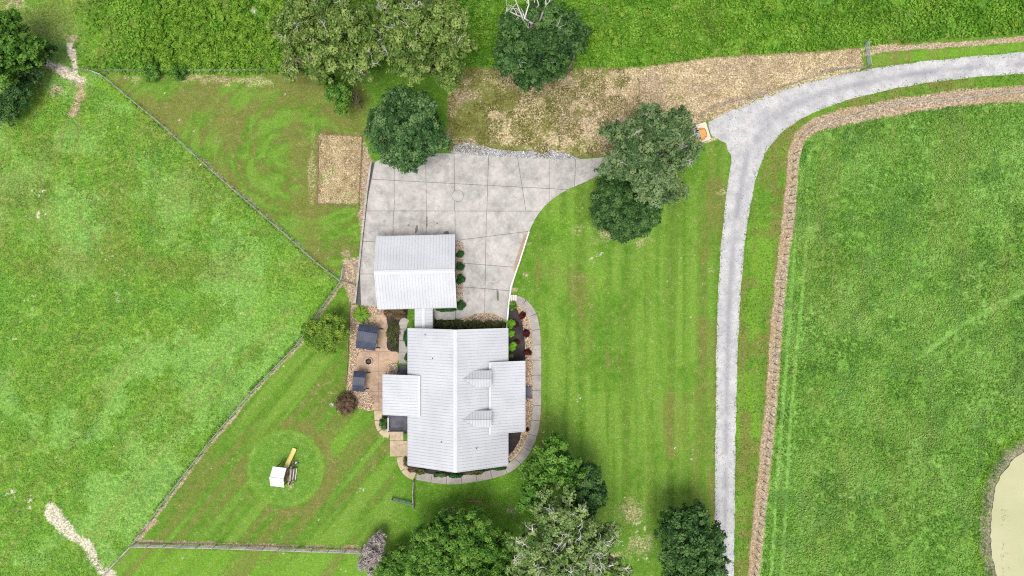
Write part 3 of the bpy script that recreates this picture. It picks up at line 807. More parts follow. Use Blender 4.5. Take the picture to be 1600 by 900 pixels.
def lap_walls(name, parent, x0, x1, y0, y1, z0, z1, mat):
    return MB().prism([(x0, y0), (x1, y0), (x1, y1), (x0, y1)], z0, z1).build(name, mat, parent)


# ---- garage, turned 1.3 degrees
GE, GR = 3.0, 5.15
gc = G(650.6, 425, GE); ga = math.radians(1.3)
garage = empty('garage', (gc.x, gc.y, 0), 'detached white garage with ribbed metal gable roof beside the driveway', 'garage')
ghx, ghy = 5.95, 5.48
def gw(x, y, z): return Vector((gc.x + x * math.cos(ga) - y * math.sin(ga), gc.y + x * math.sin(ga) + y * math.cos(ga), z))
wall = MB().hexa([gw(x, y, z) for z in (0, GE - .02) for x, y in ((-ghx + .35, -ghy + .45), (ghx - .35, -ghy + .45), (ghx - .35, ghy - .45), (-ghx + .35, ghy - .45))])
for sx in (-1, 1):
    x = sx * (ghx - .36)
    wall.add([gw(x, -ghy + .45, GE - .02), gw(x, ghy - .45, GE - .02), gw(x, 0, GR - .2)], [(0, 1, 2)])
wall.build('wall', M['siding'], garage)
rf = MB()
for sy in (-1, 1):
    slab4(rf, gw(-ghx, sy * ghy, GE), gw(ghx, sy * ghy, GE), gw(ghx, 0, GR), gw(-ghx, 0, GR), .16)
roof = rf.build('roof', M['fascia'], garage)
for sy in (-1, 1):
    roof_slope(roof, gw(-ghx, sy * ghy, GE), gw(ghx, sy * ghy, GE), gw(0, 0, GR) - gw(0, sy * ghy, GE))
for sy in (-1, 1):
    m = MB(); slab4(m, gw(-ghx - .03, 0, GR + .10), gw(ghx + .03, 0, GR + .10), gw(ghx + .03, sy * .32, GR - .02), gw(-ghx - .03, sy * .32, GR - .02), .03)
    m.build('ridge_cap', M['roofcap'], roof)
for sx in (-1, 1):
    m = MB()
    for sy in (-1, 1): m.beam(gw(sx * (ghx + .02), sy * ghy, GE - .03), gw(sx * (ghx + .02), 0, GR - .03), .05, .2)
    m.build('rake_trim', M['fascia'], roof)
m = MB(); m.beam(gw(-ghx, ghy + .06, GE - .06), gw(ghx, ghy + .06, GE - .06), .11, .12); m.build('gutter', M['steel'], garage)
m = MB(); m.beam(gw(-ghx, -ghy - .06, GE - .06), gw(ghx, -ghy - .06, GE - .06), .11, .12); m.build('gutter', M['steel'], garage)
ge = Vector((math.cos(ga), math.sin(ga), 0)); gn = Vector((-math.sin(ga), math.cos(ga), 0))
for x in (-3.2, 0.6): door(garage, gw(x, ghy - .45, .06), 2.9, 2.3, gn, M['whitepaint'], 4)
door(garage, gw(4.0, ghy - .45, .06), .95, 2.05, gn, M['whitepaint'], 2)
for y in (2.1, -1.6): window(garage, gw(ghx - .35, y, 1.7), 1.0, 1.3, ge, True)
window(garage, gw(-ghx + .35, 0, 1.7), .9, 1.1, -ge)

# ---- covered link between garage and house
bwE, bwR = 2.55, 2.95
A0, A1 = G(648, 481, bwE), G(676, 519, bwE)
link_ = empty('breezeway', ((A0.x + A1.x) / 2, (A0.y + A1.y) / 2, 0), 'narrow breezeway with ribbed white metal roof linking garage to house', 'breezeway')
xm = G(661.5, 500, bwR).x
rf = MB(); slab4(rf, (A0.x, A0.y, bwE), (A0.x, A1.y, bwE), (xm, A1.y, bwR), (xm, A0.y, bwR), .12); slab4(rf, (A1.x, A0.y, bwE), (A1.x, A1.y, bwE), (xm, A1.y, bwR), (xm, A0.y, bwR), .12)
roof = rf.build('roof', M['fascia'], link_)
roof_slope(roof, (A0.x, A1.y, bwE), (A0.x, A0.y, bwE), (xm - A0.x, 0, bwR - bwE)); roof_slope(roof, (A1.x, A1.y, bwE), (A1.x, A0.y, bwE), (xm - A1.x, 0, bwR - bwE))
m = MB(); slab4(m, (xm - .22, A0.y, bwR + .04), (xm, A0.y, bwR + .1), (xm, A1.y, bwR + .1), (xm - .22, A1.y, bwR + .04), .03); slab4(m, (xm, A0.y, bwR + .1), (xm + .22, A0.y, bwR + .04), (xm + .22, A1.y, bwR + .04), (xm, A1.y, bwR + .1), .03); m.build('ridge_cap', M['roofcap'], roof)
for x in (A0.x + .2, A1.x - .2):
    for y in (A0.y - .5, A1.y + 1.0): MB().box((x, y, bwE / 2 - .06), (.14, .14, bwE - .13)).build('post', M['whitepaint'], link_)
MB().box(((A0.x + A1.x) / 2, (A0.y + A1.y) / 2, .03), (A1.x - A0.x - .1, abs(A1.y - A0.y) - 1.2, .07)).build('floor', M['walk'], link_)

# ---- house
HE, HR = 3.2, 7.1
hl, hr = G(637.8, 0, HE).x, G(793.2, 0, HE).x; ht_, hb = G(0, 513.2, HE).y, G(0, 727, HE).y
hm = (hl + hr) / 2 - .05
house = empty('house', (hm, (ht_ + hb) / 2, 0), 'long white house with ribbed metal gable roof, two dormers and porches', 'house')
wx0, wx1, wy0, wy1 = hl + .55, hr - .55, hb + .4, ht_ - .4
wall = MB().prism([(wx0, wy0), (wx1, wy0), (wx1, wy1), (wx0, wy1)], 0, HE - .02)
for y in (wy0 + .01, wy1 - .01): wall.add([(wx0, y, HE - .02), (wx1, y, HE - .02), (hm, y, HR - .35)], [(0, 1, 2)])
wall.build('wall', M['siding'], house)
rf = MB(); slab4(rf, (hl, hb, HE), (hl, ht_, HE), (hm, ht_, HR), (hm, hb, HR), .18); slab4(rf, (hr, hb, HE), (hr, ht_, HE), (hm, ht_, HR), (hm, hb, HR), .18)
roof = rf.build('roof', M['fascia'], house)
roof_slope(roof, (hl, ht_, HE), (hl, hb, HE), (hm - hl, 0, HR - HE)); roof_slope(roof, (hr, ht_, HE), (hr, hb, HE), (hm - hr, 0, HR - HE))
sl = (HR - HE) / (hm - hl); sr = (HR - HE) / (hr - hm)
for sx in (-1, 1):
    m = MB(); slab4(m, (hm, hb - .04, HR + .13), (hm, ht_ + .04, HR + .13), (hm + sx * .30, ht_ + .04, HR - .005), (hm + sx * .30, hb - .04, HR - .005), .03); m.build('ridge_cap', M['roofcap'], roof)
for y in (hb - .03, ht_ + .03):
    m = MB(); m.beam((hl, y, HE - .05), (hm, y, HR - .05), .05, .24); m.beam((hr, y, HE - .05), (hm, y, HR - .05), .05, .24); m.build('rake_trim', M['fascia'], roof)
for x in (hl - .06, hr + .06):
    m = MB(); m.beam((x, hb, HE - .06), (x, ht_, HE - .06), .12, .12); m.build('gutter', M['steel'], house)
for y in (11, 5.5, -4.5, -10.5): pass
for fy in (.14, .3, .86): window(house, (wx1, wy0 + (wy1 - wy0) * fy, 1.75), 1.0, 1.5, (1, 0, 0), True)
for fy in (.13, .55, .72): window(house, (wx0, wy0 + (wy1 - wy0) * fy, 1.75), 1.0, 1.4, (-1, 0, 0))
for fx in (.25, .75): window(house, (wx0 + (wx1 - wx0) * fx, wy0, 1.75), 1.1, 1.4, (0, -1, 0)); window(house, (wx0 + (wx1 - wx0) * fx, wy1, 1.75), 1.1, 1.4, (0, 1, 0))
window(house, (hm, wy0, 4.6), .9, 1.1, (0, -1, 0))
door(house, (wx1, G(0, 612, 1).y, .45), 1.0, 2.1, (1, 0, 0), M['brownwood'], 3)
door(house, (wx0, G(0, 615, 1).y, .62), 1.6, 2.1, (-1, 0, 0), M['glass'])
# chimney-less: two small roof vents
for px, py, z in ((664.5, 523, 4.55), (690, 690, 5.8), (676, 560, 5.1), (745, 700, 5.5)):
    MB().tube([G(px, py, z), G(px, py, z) + Vector((0, 0, .5))], .07, 8).build('vent_pipe', M['decking'], roof)


def main_z(x): return HR - (x - hm) * sr if x > hm else HR - (hm - x) * sl


# dormers
for py in (592.6, 655.8):
    xr0 = G(723, 0, 6.6).x; zr = main_z(xr0); yc = G(0, py, 6.4).y; hw = 1.22
    xe = G(741, 0, 5.8).x; ze = main_z(xe); xf = G(768, 0, 6.0).x
    d_ = MB()
    for sy in (-1, 1):
        d_.add([(xr0, yc, zr), (xf, yc, zr), (xf, yc + sy * hw, ze), (xe, yc + sy * hw, ze)], [(0, 1, 2, 3) if sy < 0 else (3, 2, 1, 0)])
        d_.add([(xe, yc + sy * (hw - .08), ze - .05), (xf - .12, yc + sy * (hw - .08), ze - .05), (xf - .12, yc + sy * (hw - .08), main_z(xf) - .1)], [(0, 1, 2)])
    d_.add([(xf - .12, yc - hw + .08, main_z(xf) - .3), (xf - .12, yc + hw - .08, main_z(xf) - .3), (xf - .12, yc + hw - .08, ze - .02), (xf - .12, yc, zr - .05), (xf - .12, yc - hw + .08, ze - .02)], [(0, 1, 2, 3, 4)])
    dm = d_.build('dormer', M['roof'], house)
    nn = Vector((0, 0, 1))
    for sy in (-1, 1):
        vdir = Vector((0, sy * hw, ze - zr)); nn = vdir.cross(Vector((1, 0, 0))); nn = nn if nn.z > 0 else -nn; nn.normalize()
        x = xr0 + .12
        while x < xf:
            tt = min(1.0, (x - xr0) / (xe - xr0)); a = Vector((x, yc, zr)) + nn * .02
            MB().beam(a, a + vdir * tt, .07, .05).build('roof_rib', M['dormer'], dm); x += .42  # ribs coloured darker than the face, as painted shade lines
    MB().beam((xr0 - .1, yc, zr + .05), (xf + .02, yc, zr + .05), .12, .05).build('ridge_cap', M['dormer'], dm)
    for sy in (-1, 1):
        MB().beam((xr0, yc, zr + .035), (xe, yc + sy * hw, ze + .035), .10, .06).build('valley_flashing', M['steel'], dm)
    window(house, (xf - .11, yc, ze - .35), .8, .8, (1, 0, 0))

# front porch (right) and back porch (left), shed roofs lapping the main slope
def porch(name, pxi, pxo, py0, py1, zi, zo, deckz, posts):
    xi, xo = G(pxi, 0, zi).x, G(pxo, 0, zo).x; ya, yb = G(0, py0, (zi + zo) / 2).y, G(0, py1, (zi + zo) / 2).y
    rf = MB(); slab4(rf, (xo, yb, zo), (xo, ya, zo), (xi, ya, zi), (xi, yb, zi), .14)
    pr_ = rf.build(name, M['fascia'], house)
    roof_slope(pr_, (xo, ya, zo), (xo, yb, zo), (xi - xo, 0, zi - zo))
    dx = (xo - xi) / abs(xo - xi)
    m = MB(); slab4(m, (xi - dx * .06, yb - .03, zi + .09), (xi - dx * .06, ya + .03, zi + .09), (xi + dx * .28, ya + .03, zi + .09 - .28 * (zi - zo) / abs(xo - xi)), (xi + dx * .28, yb - .03, zi + .09 - .28 * (zi - zo) / abs(xo - xi)), .03); m.build('head_flashing', M['roofcap'], pr_)
    for y in (ya + .03, yb - .03):
        m = MB(); m.beam((xi, y, zi - .03), (xo, y, zo - .03), .05, .2); m.build('rake_trim', M['fascia'], pr_)
    m = MB(); m.beam((xo + dx * .06, yb, zo - .05), (xo + dx * .06, ya, zo - .05), .12, .12); m.build('gutter', M['steel'], pr_)
    for i in range(posts):
        y = yb + .35 + (ya - yb - .7) * i / (posts - 1)
        MB().box((xo - dx * .4, y, (deckz + zo - .1) / 2), (.16, .16, zo - .12 - deckz)).build('porch_post', M['whitepaint'], house)
    return xi, xo, ya, yb


pxi, pxo, pya, pyb = porch('porch_roof', 764.5, 820, 565.5, 676, 4.98, 2.9, .45, 5)
MB().box(((wx1 + .02 + pxo - .1) / 2, (pya + pyb) / 2, .225), (pxo - .1 - wx1, pya - pyb - .5, .45)).build('porch_floor', M['decking'], house)
bxi, bxo, bya, byb = porch('porch_roof', 656, 598.5, 586.5, 649, 4.42, 2.9, .6, 3)


def boards(name, x0, x1, y0, y1, z, parent, mat, wd=.14, along='y'):
    m = MB(); n = int(((x1 - x0) if along == 'y' else (y1 - y0)) / wd)
    for i in range(n):
        if along == 'y': a = x0 + (x1 - x0) * i / n; m.prism([(a, y0), (a + wd - .012, y0), (a + wd - .012, y1), (a, y1)], z - .04, z + random.uniform(-.004, .004))
        else: a = y0 + (y1 - y0) * i / n; m.prism([(x0, a), (x1, a), (x1, a + wd - .012), (x0, a + wd - .012)], z - .04, z + random.uniform(-.004, .004))
    o = m.build(name, mat, parent); return o


def steps(name, label, x0, x1, y0, y1, ztop, n, direction, mat):
    """open stair; direction is the way one walks down: +x or +y"""
    st = empty(name, ((x0 + x1) / 2, (y0 + y1) / 2, 0), label, 'steps')
    for i in range(n):
        z = ztop * (n - i) / (n + 1)
        if direction == 'x': a = x0 + (x1 - x0) * i / n; MB().box((a + (x1 - x0) / n / 2, (y0 + y1) / 2, z - .02), ((x1 - x0) / n + .02, y1 - y0 - .16, .045)).build('tread', mat, st)
        else: a = y0 + (y1 - y0) * i / n; MB().box(((x0 + x1) / 2, a + (y1 - y0) / n / 2, z - .02), (x1 - x0 - .16, (y1 - y0) / n + .02, .045)).build('tread', mat, st)
    for s_ in (0, 1):
        m = MB()
        if direction == 'x':
            y = (y0 + .04, y1 - .04)[s_]; m.beam((x0, y, ztop - .12), (x1, y, .06), .07, .18)
            m.box((x1 - .05, y, .5), (.07, .07, 1.0)); m.beam((x0, y, ztop + .9), (x1, y, 1.0), .06, .07)
        else:
            x = (x0 + .04, x1 - .04)[s_]; m.beam((x, y0, ztop - .12), (x, y1, .06), .07, .18)
            m.box((x, y1 - .05, .5), (.07, .07, 1.0)); m.beam((x, y0, ztop + .9), (x, y1, 1.0), .06, .07)
        m.build('handrail', mat, st)
    return st


dk = empty('deck', (G(621, 640).x, G(621, 640).y, 0), 'grey board deck half under the back porch roof', 'deck')
dx0, dx1, dy0, dy1 = G(607.5, 0, .6).x, wx0 - .02, G(0, 672.5, .6).y, G(0, 587, .6).y
b_ = boards('deck_board', dx0, dx1, dy0, dy1, .6, dk, M['decking']); tag(b_, kind='stuff')
for x in (dx0 + .1, dx1 - .12):
    for y in (dy0 + .1, (dy0 + dy1) / 2, dy1 - .1): MB().box((x, y, .28), (.14, .14, .55)).build('footing_post', M['brownwood'], dk)
MB().box((dx0 + .06, (dy0 + G(0, 650).y) / 2, 1.55), (.14, abs(dy0 - G(0, 650).y), .05)).build('rail_cap', M['whitepaint'], dk)
MB().box(((dx0 + dx1 - .5) / 2, dy0 + .06, 1.55), (dx1 - dx0 - .62, .14, .05)).build('rail_cap', M['black'], dk)
for i in range(5): MB().box((dx0 + .06, dy0 + .06 + i * .55, 1.06), (.08, .08, .92)).build('rail_post', M['whitepaint'], dk)
for i in range(10): MB().box((dx0 + .4 + i * .2, dy0 + .06, 1.06), (.035, .035, .92)).build('baluster', M['black'], dk)
steps('wood_steps', 'dark grey wooden steps from deck up to the patio side', G(622.8, 0).x, G(636.5, 0).x, G(0, 585.5).y, G(0, 571).y, .6, 4, 'y', M['decking'])
steps('wood_steps', 'dark grey wooden steps from front porch to the walk', G(820.5, 0).x, G(830.5, 0).x, G(0, 621.5).y, G(0, 604).y, .5, 3, 'x', M['decking'])
st = empty('concrete_steps', G(796, 467), 'pale concrete steps at driveway end of front walk', 'steps')
for i in range(3): MB().box((G(799 + i * 3.4, 0).x, G(0, 467).y, .11 - i * .015), (.27, 1.25, .10)).build('tread', M['pad'], st)
MB().box((G(611, 577).x - .6, 0, 0), (.001, .001, .001)) if False else None

# ---- retaining walls and edging
def wall_run(name, label, pts, wd, h, mat, seg=2.4, cat='wall', capmat=None):
    P = [G(x, y) for x, y in pts]; e = empty(name, P[0], label, cat)
    for a, b in zip(P[:-1], P[1:]):
        L = (b - a).length; n = max(1, round(L / seg))
        for i in range(n):
            p = a + (b - a) * (i / n + .004); q = a + (b - a) * ((i + 1) / n - .004)
            up = Vector((0, 0, h / 2 - .03)); MB().beam(p + up, q + up, wd, h + .06).build('wall_block', mat, e)
            up = Vector((0, 0, h + .03)); MB().beam(p + up, q + up, wd + .06, .05).build('wall_cap', capmat or mat, e)
    return e


wall_run('retaining_wall', 'low grey timber wall along the left edge of the driveway', [(580.5, 254), (574, 300), (567, 365), (561, 425), (555.5, 474)], .22, .45, M['wood'], 2.6, 'retaining wall', M['greywood'])
wall_run('retaining_wall', 'low white capped wall along the right driveway edge by the lawn', [(826.5, 362), (812, 408), (798.5, 447), (795, 475), (791.5, 512)], .16, .4, M['whitepaint'], 2.4, 'retaining wall')
MB().prism([tuple(G(x, y))[:2] for x, y in ((819, 367), (825, 364), (806, 424), (801, 420))], .062, .075).build('soil_strip', M['redmulch']).__setitem__('kind', 'structure')
e = empty('garden_edging', G(498, 264), 'weathered timber edging around the straw covered plot', 'edging')
for a, b in (((498, 209), (496, 318)), ((498, 209), (566, 213)), ((566, 213), (564, 262)), ((564, 262), (560, 330)), ((496, 318), (556, 324))):
    A, Bq = G(*a), G(*b); n = max(1, round((Bq - A).length / 2.4))
    for i in range(n): MB().beam(A + (Bq - A) * (i / n) + Vector((0, 0, .06)), A + (Bq - A) * ((i + .985) / n) + Vector((0, 0, .06)), .16, .2).build('timber', M['brownwood'], e)
m = MB().beam(G(731, 782, .08), G(757, 784, .08), .32, .16); tag(m.build('wood_plank', M['brownwood']), 'reddish wooden plank lying on grass south of the house', 'plank')
m = MB().beam(G(547, 472, .1), G(541, 600, .1), .1, .16); tag(m.build('bed_edging', M['brownwood']), 'thin brown edging board between lawn and patio rock bed', 'edging')
m = MB().beam(G(1048, 240, .1), G(1097, 227, .1), .14, .18); tag(m.build('edging_timber', M['wood']), 'weathered timber beside the driveway under the oak', 'edging')

# ------------------------------------------------------------------ fences and gates
def fence(name, label, pts, spacing, h, rails, post=.11, railw=.04, railh=.14, mat='wood', postmat=None, wire=False, cat='fence', jitter=.02, wires=()):
    c = np.array(pts, float); s = np.r_[0, np.cumsum(np.hypot(*np.diff(c, axis=0).T))]
    n = max(1, round(s[-1] / (spacing * 10))); t_ = np.linspace(0, s[-1], n + 1)
    P = [G(x, y) for x, y in zip(np.interp(t_, s, c[:, 0]), np.interp(t_, s, c[:, 1]))]
    e = empty(name, P[0], label, cat)
    me = None
    for i, p in enumerate(P):
        if me is None:
            o = MB().tube([p + Vector((0, 0, -.12)), p + Vector((0, 0, h + .12)), p + Vector((0, 0, h + .15))], [post / 2 * 1.1, post / 2, post / 4], 7).build('post', M[postmat or mat], e, base=p); me = o.data
        else:
            o = link(me, 'post', None, e, p, Matrix.Rotation(random.uniform(-jitter, jitter), 3, 'X') @ Matrix.Rotation(random.uniform(-jitter, jitter), 3, 'Y'))
    for a, b in zip(P[:-1], P[1:]):
        for r in rails:
            ja, jb = random.uniform(-.02, .02), random.uniform(-.02, .02)
            q = MB()
            if wire: q.tube([a + Vector((0, 0, r)), b + Vector((0, 0, r))], .012, 4, False)
            else: q.beam(a + Vector((0, 0, r + ja)), b + Vector((0, 0, r + jb)), railw, railh)
            q.build('wire' if wire else 'rail', M['steel' if wire else mat], e)
        for r in wires: MB().tube([a + Vector((0, 0, r)), b + Vector((0, 0, r))], .01, 4, False).build('wire', M['steel'], e)
    return e


fence('rail_fence', 'weathered grey wooden rail fence between left pasture and upper mown lawn', F1, 2.45, 1.25, (1.15,), mat='greywood', railw=.05, railh=.10, wires=(.3, .6, .9), postmat='wood')
fence('rail_fence', 'weathered wooden rail fence between left pasture and play set lawn', F2, 2.45, 1.25, (1.15,), mat='greywood', railw=.05, railh=.10, wires=(.3, .6, .9), postmat='wood')
fence('rail_fence', 'pale rail fence end leaving the bottom left fence corner', F2B, 2.45, 1.25, (.4, .8, 1.2), mat='greywood', railw=.11)
fence('rail_fence', 'long grey three rail fence along the bottom lawn edge', [(210, 850), (330, 852), (450, 856), (566, 860)], 2.5, 1.3, (.4, .8, 1.22), mat='greywood', railw=.10)
fence('corner_fence', 'short wooden rails joining the pasture corner to the driveway wall', [(534, 440), (557, 446)], 1.2, 1.2, (.5, 1.1), mat='wood', railw=.1)
fence('corner_fence', 'short wooden brace rail standing up from the pasture corner', [(535, 438), (538, 418)], 2.0, 1.2, (.5, 1.1), mat='greywood', railw=.1)
fence('field_fence', 'post and wire fence in the brown strip around the hay field', [(x, y) for x, y in dense(STRIP[7:17], 4)][:-18], 1.32, 1.35, (.5, .9, 1.25), .11, wire=True, postmat='brownwood', jitter=.12)
fence('field_fence', 'pale grey rail fence on the curve of the hay field strip', [(1250, 216), (1256, 203), (1290, 194), (1340, 180), (1380, 167), (1420, 163), (1600, 145), (1660, 140)], 2.4, 1.25, (.7, 1.2), .1, .07, .05, 'greywood')
fence('bank_fence', 'grey rail fence along the dry bank above the gravel road', [(1092, 182), (1130, 162), (1165, 156), (1200, 146), (1250, 128), (1300, 110), (1350, 108)], 2.6, 1.2, (.6, 1.1), .1, .07, .12, 'wood')
fence('meadow_fence', 'thin wire fence along the weedy upper meadow edge', [(165, 112), (300, 112), (420, 112)], 4.0, 1.1, (.5, 1.0), .09, wire=True)
fence('yard_fence', 'short wooden fence running down from the back walk', [(647.5, 750), (646, 770), (647.5, 792)], 2.1, 1.2, (.4, .8, 1.15), .13, .12, .12, 'wood')
fence('lane_fence', 'short wire fence left of the upper left pasture gate', [(88, 105), (118, 109), (146, 113)], 2.6, 1.2, (.4, .8, 1.15), .1, wire=True)


def tube_gate(name, label, a, b, h, mat, bars=5):
    A, Bq = G(*a), G(*b); e = empty(name, A, label, 'gate'); r = .03
    m = MB(); m.tube([A + Vector((0, 0, .15)), Bq + Vector((0, 0, .15)), Bq + Vector((0, 0, h)), A + Vector((0, 0, h)), A + Vector((0, 0, .15))], .04, 6, False); m.build('gate_frame', mat, e)
    for i in range(1, bars):
        z = .15 + (h - .15) * i / bars; MB().tube([A + Vector((0, 0, z)), Bq + Vector((0, 0, z))], .028, 6).build('bar', mat, e)
    for f in (.33, .66): MB().tube([A.lerp(Bq, f) + Vector((0, 0, .15)), A.lerp(Bq, f) + Vector((0, 0, h))], .028, 6).build('brace', mat, e)
    for p in (A + (A - Bq).normalized() * .12, Bq + (Bq - A).normalized() * .12): MB().tube([p + Vector((0, 0, -.1)), p + Vector((0, 0, h + .2))], .08, 8).build('gate_post', M['wood'], e)
    return e


tube_gate('tube_gate', 'galvanised tube gate at the bare upper left pasture corner', (147, 113.5), (163, 119), 1.25, M['steel'], 6)
tube_gate('tube_gate', 'green tube gate standing open on the lawn below the house', (615, 778), (645, 785), 1.25, M['green'], 5)
tube_gate('tube_gate', 'grey tube gate across the bank end near the road', (1351, 68), (1356, 104), 1.2, M['steel'], 5)

# ------------------------------------------------------------------ trees and shrubs
def unit(n):
    v = rng.normal(size=(n, 3)); return v / np.linalg.norm(v, axis=1)[:, None]


def leaf_cards(P, Nn, size, asp=.6):
    """rhombic leaf at each point P facing Nn"""
    n = len(P); r = unit(n); a = np.cross(Nn, r); a /= np.linalg.norm(a, axis=1)[:, None] + 1e-9; b = np.cross(Nn, a)
    s = (size * rng.uniform(.65, 1.3, n))[:, None] / 2
    droop = Nn * s * .25
    V = np.stack([P - a * s - droop, P - b * s * asp, P + a * s - droop, P + b * s * asp], 1).reshape(-1, 3)
    F = np.arange(4 * n).reshape(n, 4)
    return V, F


def crown_cloud(lobes, leaf, cov=.8, clump=.17, squash=.8, low=-.35, hollow=.35, tint_var=.5, ragged=.22, dens=.80):
    """lobes: (centre xyz, rx, rz). Leaves sit in clumps spread over every lobe"""
    Ps, Ns, Ts, tops = [], [], [], []
    for c, rx, rz in lobes:
        rc = clump * rx + .14; n = max(10, int(4 * rx * rx / (rc * rc) * dens)); lo_ = rng.normal(0, .07)
        d = unit(n * 2); d = d[d[:, 2] > low][:n]
        rad = rng.uniform(1 - ragged, 1.0 + ragged * .35, len(d)); inner = rng.random(len(d)) < hollow; rad[inner] *= rng.uniform(.35, .8, inner.sum())
        C = np.array(c) + d * rad[:, None] * np.array([rx, rx, rz]) * .88
        cr = rc * rng.uniform(.65, 1.3, len(d)); ct = np.clip(rng.normal(.48, .24, len(d)) * tint_var / .5 + (1 - tint_var) * .25 + lo_, 0, 1)
        m = np.maximum(6, (2 * np.pi * cr ** 2 * cov / (.3 * leaf * leaf)).astype(int)); k = np.repeat(np.arange(len(d)), m)
        q = unit(len(k)); q[:, 2] = np.where(q[:, 2] < -.25, -q[:, 2], q[:, 2])
        p = C[k] + q * (cr[k] * rng.uniform(.55, 1.05, len(k)))[:, None] * np.array([1, 1, squash])
        nn = q * .7 + d[k] * .35 + np.array([0, 0, .45]) + rng.normal(size=(len(k), 3)) * .38
        nn /= np.linalg.norm(nn, axis=1)[:, None]
        Ps.append(p); Ns.append(nn); Ts.append(np.clip(ct[k] + rng.normal(0, .19, len(k)) + (q[:, 2] - .3) * .12, 0, 1)); tops.append((C, d))
    return np.concatenate(Ps), np.concatenate(Ns), np.concatenate(Ts), tops


LEAF = {}
def lm(name, *c): LEAF[name] = foliage('leaf_' + name, *c)
lm('dark', (.006, .022, .006), (.029, .076, .021), (.120, .200, .066))
lm('deep', (.006, .022, .005), (.022, .062, .014), (.080, .150, .040))
lm('oak', (.013, .040, .005), (.070, .124, .021), (.200, .255, .070))
lm('bankweed', (.045, .048, .010), (.110, .112, .028), (.200, .180, .060))
lm('greyoak', (.013, .038, .010), (.056, .104, .034), (.155, .210, .088))
lm('mid', (.008, .038, .004), (.040, .112, .011), (.122, .225, .036))
lm('paleoak', (.020, .054, .009), (.088, .148, .038), (.220, .285, .105))
lm('bright', (.026, .085, .006), (.076, .165, .011), (.165, .265, .030))
lm('lime', (.060, .170, .008), (.110, .270, .014), (.170, .340, .030))
lm('yellowgreen', (.022, .068, .006), (.070, .145, .014), (.185, .255, .035))
lm('olive', (.018, .026, .008), (.045, .058, .018), (.110, .105, .040))
lm('box', (.008, .034, .008), (.016, .062, .012), (.034, .095, .020))
lm('red', (.010, .002, .003), (.030, .004, .006), (.075, .009, .010))
lm('brown', (.030, .018, .010), (.075, .050, .026), (.140, .100, .055))
lm('stubble', (.11, .083, .053), (.23, .178, .122), (.35, .285, .205))
lm('grey', (.13, .105, .095), (.22, .19, .175), (.32, .28, .26))
lm('weeds', (.020, .075, .004), (.068, .172, .009), (.150, .275, .032))
lm('grass', (.028, .090, .007), (.080, .178, .018), (.150, .262, .040))
lm('hay', (.024, .080, .006), (.086, .184, .022), (.185, .290, .068))
lm('strawy', (.15, .108, .055), (.31, .240, .135), (.45, .365, .225))


def limb(mb, a, b, r0, r1, bend=.12, n=5, k=6):
    a, b = Vector(a), Vector(b); L = (b - a).length; off = Vector(rng.normal(size=3)) * L * bend
    pts = [a.lerp(b, t_) + off * math.sin(math.pi * t_) + Vector(rng.normal(size=3)) * L * .025 * (0 < t_ < 1) for t_ in np.linspace(0, 1, n)]
    mb.tube(pts, [r0 + (r1 - r0) * t_ for t_ in np.linspace(0, 1, n)], k, True); return pts


def bare_branch(mb, a, d, L, r, depth=0):
    """forking twiggy limb"""
    a = Vector(a); d = Vector(d).normalized(); b = a + d * L
    pts = limb(mb, a, b, r, r * .45, .10, 4, 5)
    if depth < 2:
        for _ in range(4 if depth == 0 else 2):
            s = pts[rng.integers(1, 4)]; q = (d + Vector(rng.normal(size=3)) * .65); bare_branch(mb, s, q, L * rng.uniform(.4, .65), r * .5, depth + 1)


def tree(name, label, lobes, mat, leaf=.40, cov=.75, clump=.17, bare=0, bark='bark', twig='palebark', cat='tree', trunk_r=.4, group=None, base_px=None, tops_only=True, bl=2.6, sub=2, **kw):
    Lb = []
    for px, py, z, r, rz in lobes:
        f = 1 - z / CAMZ; Lb.append((tuple(G(px, py, z)), r * .1 * f, rz))
    if base_px: b = G(*base_px)
    else: b = Vector((np.mean([l[0][0] for l in Lb]), np.mean([l[0][1] for l in Lb]), 0))
    root = empty(name, b, label, cat, group)
    for c, rx, rz in list(Lb):
        for _ in range(sub):
            d = unit(1)[0]; d[2] = abs(d[2]) * .6; q = rx * rng.uniform(.26, .42)
            Lb.append((tuple(np.array(c) + d * np.array([rx, rx, rz]) * rng.uniform(.85, 1.08)), q, q * .75))
    P, Nn, T, tops = crown_cloud(Lb, leaf, cov, clump, **kw)
    V, F = leaf_cards(P, Nn, leaf)
    link(npmesh('crown', V - np.array(b), F, {'tint': ('FLOAT', np.repeat(T, 4))}), 'crown', LEAF[mat], root, b)
    tr = MB(); zmin = min(l[0][2] for l in Lb); fork = b + Vector((0, 0, max(.6, zmin * .5)))
    tr.tube([b + Vector((0, 0, -.2)), b + Vector((0, 0, .25)), fork], [trunk_r * 1.5, trunk_r * 1.05, trunk_r * .8], 9)
    for (c, rx, rz), (C, d) in zip(Lb, tops):
        c = Vector(c); limb(tr, fork, c, trunk_r * .6, trunk_r * .28, .08, 6, 7)
        for i in rng.choice(len(C), min(7 if rx > 1.4 else 2, len(C)), replace=False): limb(tr, c.lerp(fork, .15), C[i], trunk_r * .22, .03, .1, 4, 5)
    tr.build('trunk', M[bark], root, smooth=True)
    if bare:
        cand = []
        for (c, rx, rz), (C, d) in zip(Lb, tops):
            for p, q in zip(C, d):
                if q[2] > .25: cand.append((Vector(c), Vector(p), Vector(q)))
        for i in rng.choice(len(cand), min(bare, len(cand)), replace=False):
            c, p, q = cand[i]; dd = (p - c).normalized(); s = c.lerp(p, .7)
            tw = MB(); bare_branch(tw, s, dd + Vector((0, 0, .25)), (p - s).length + rng.uniform(.5, 1.0) * bl * .5, .085)
            tw.build('bare_branch', M[twig], root)
    return root


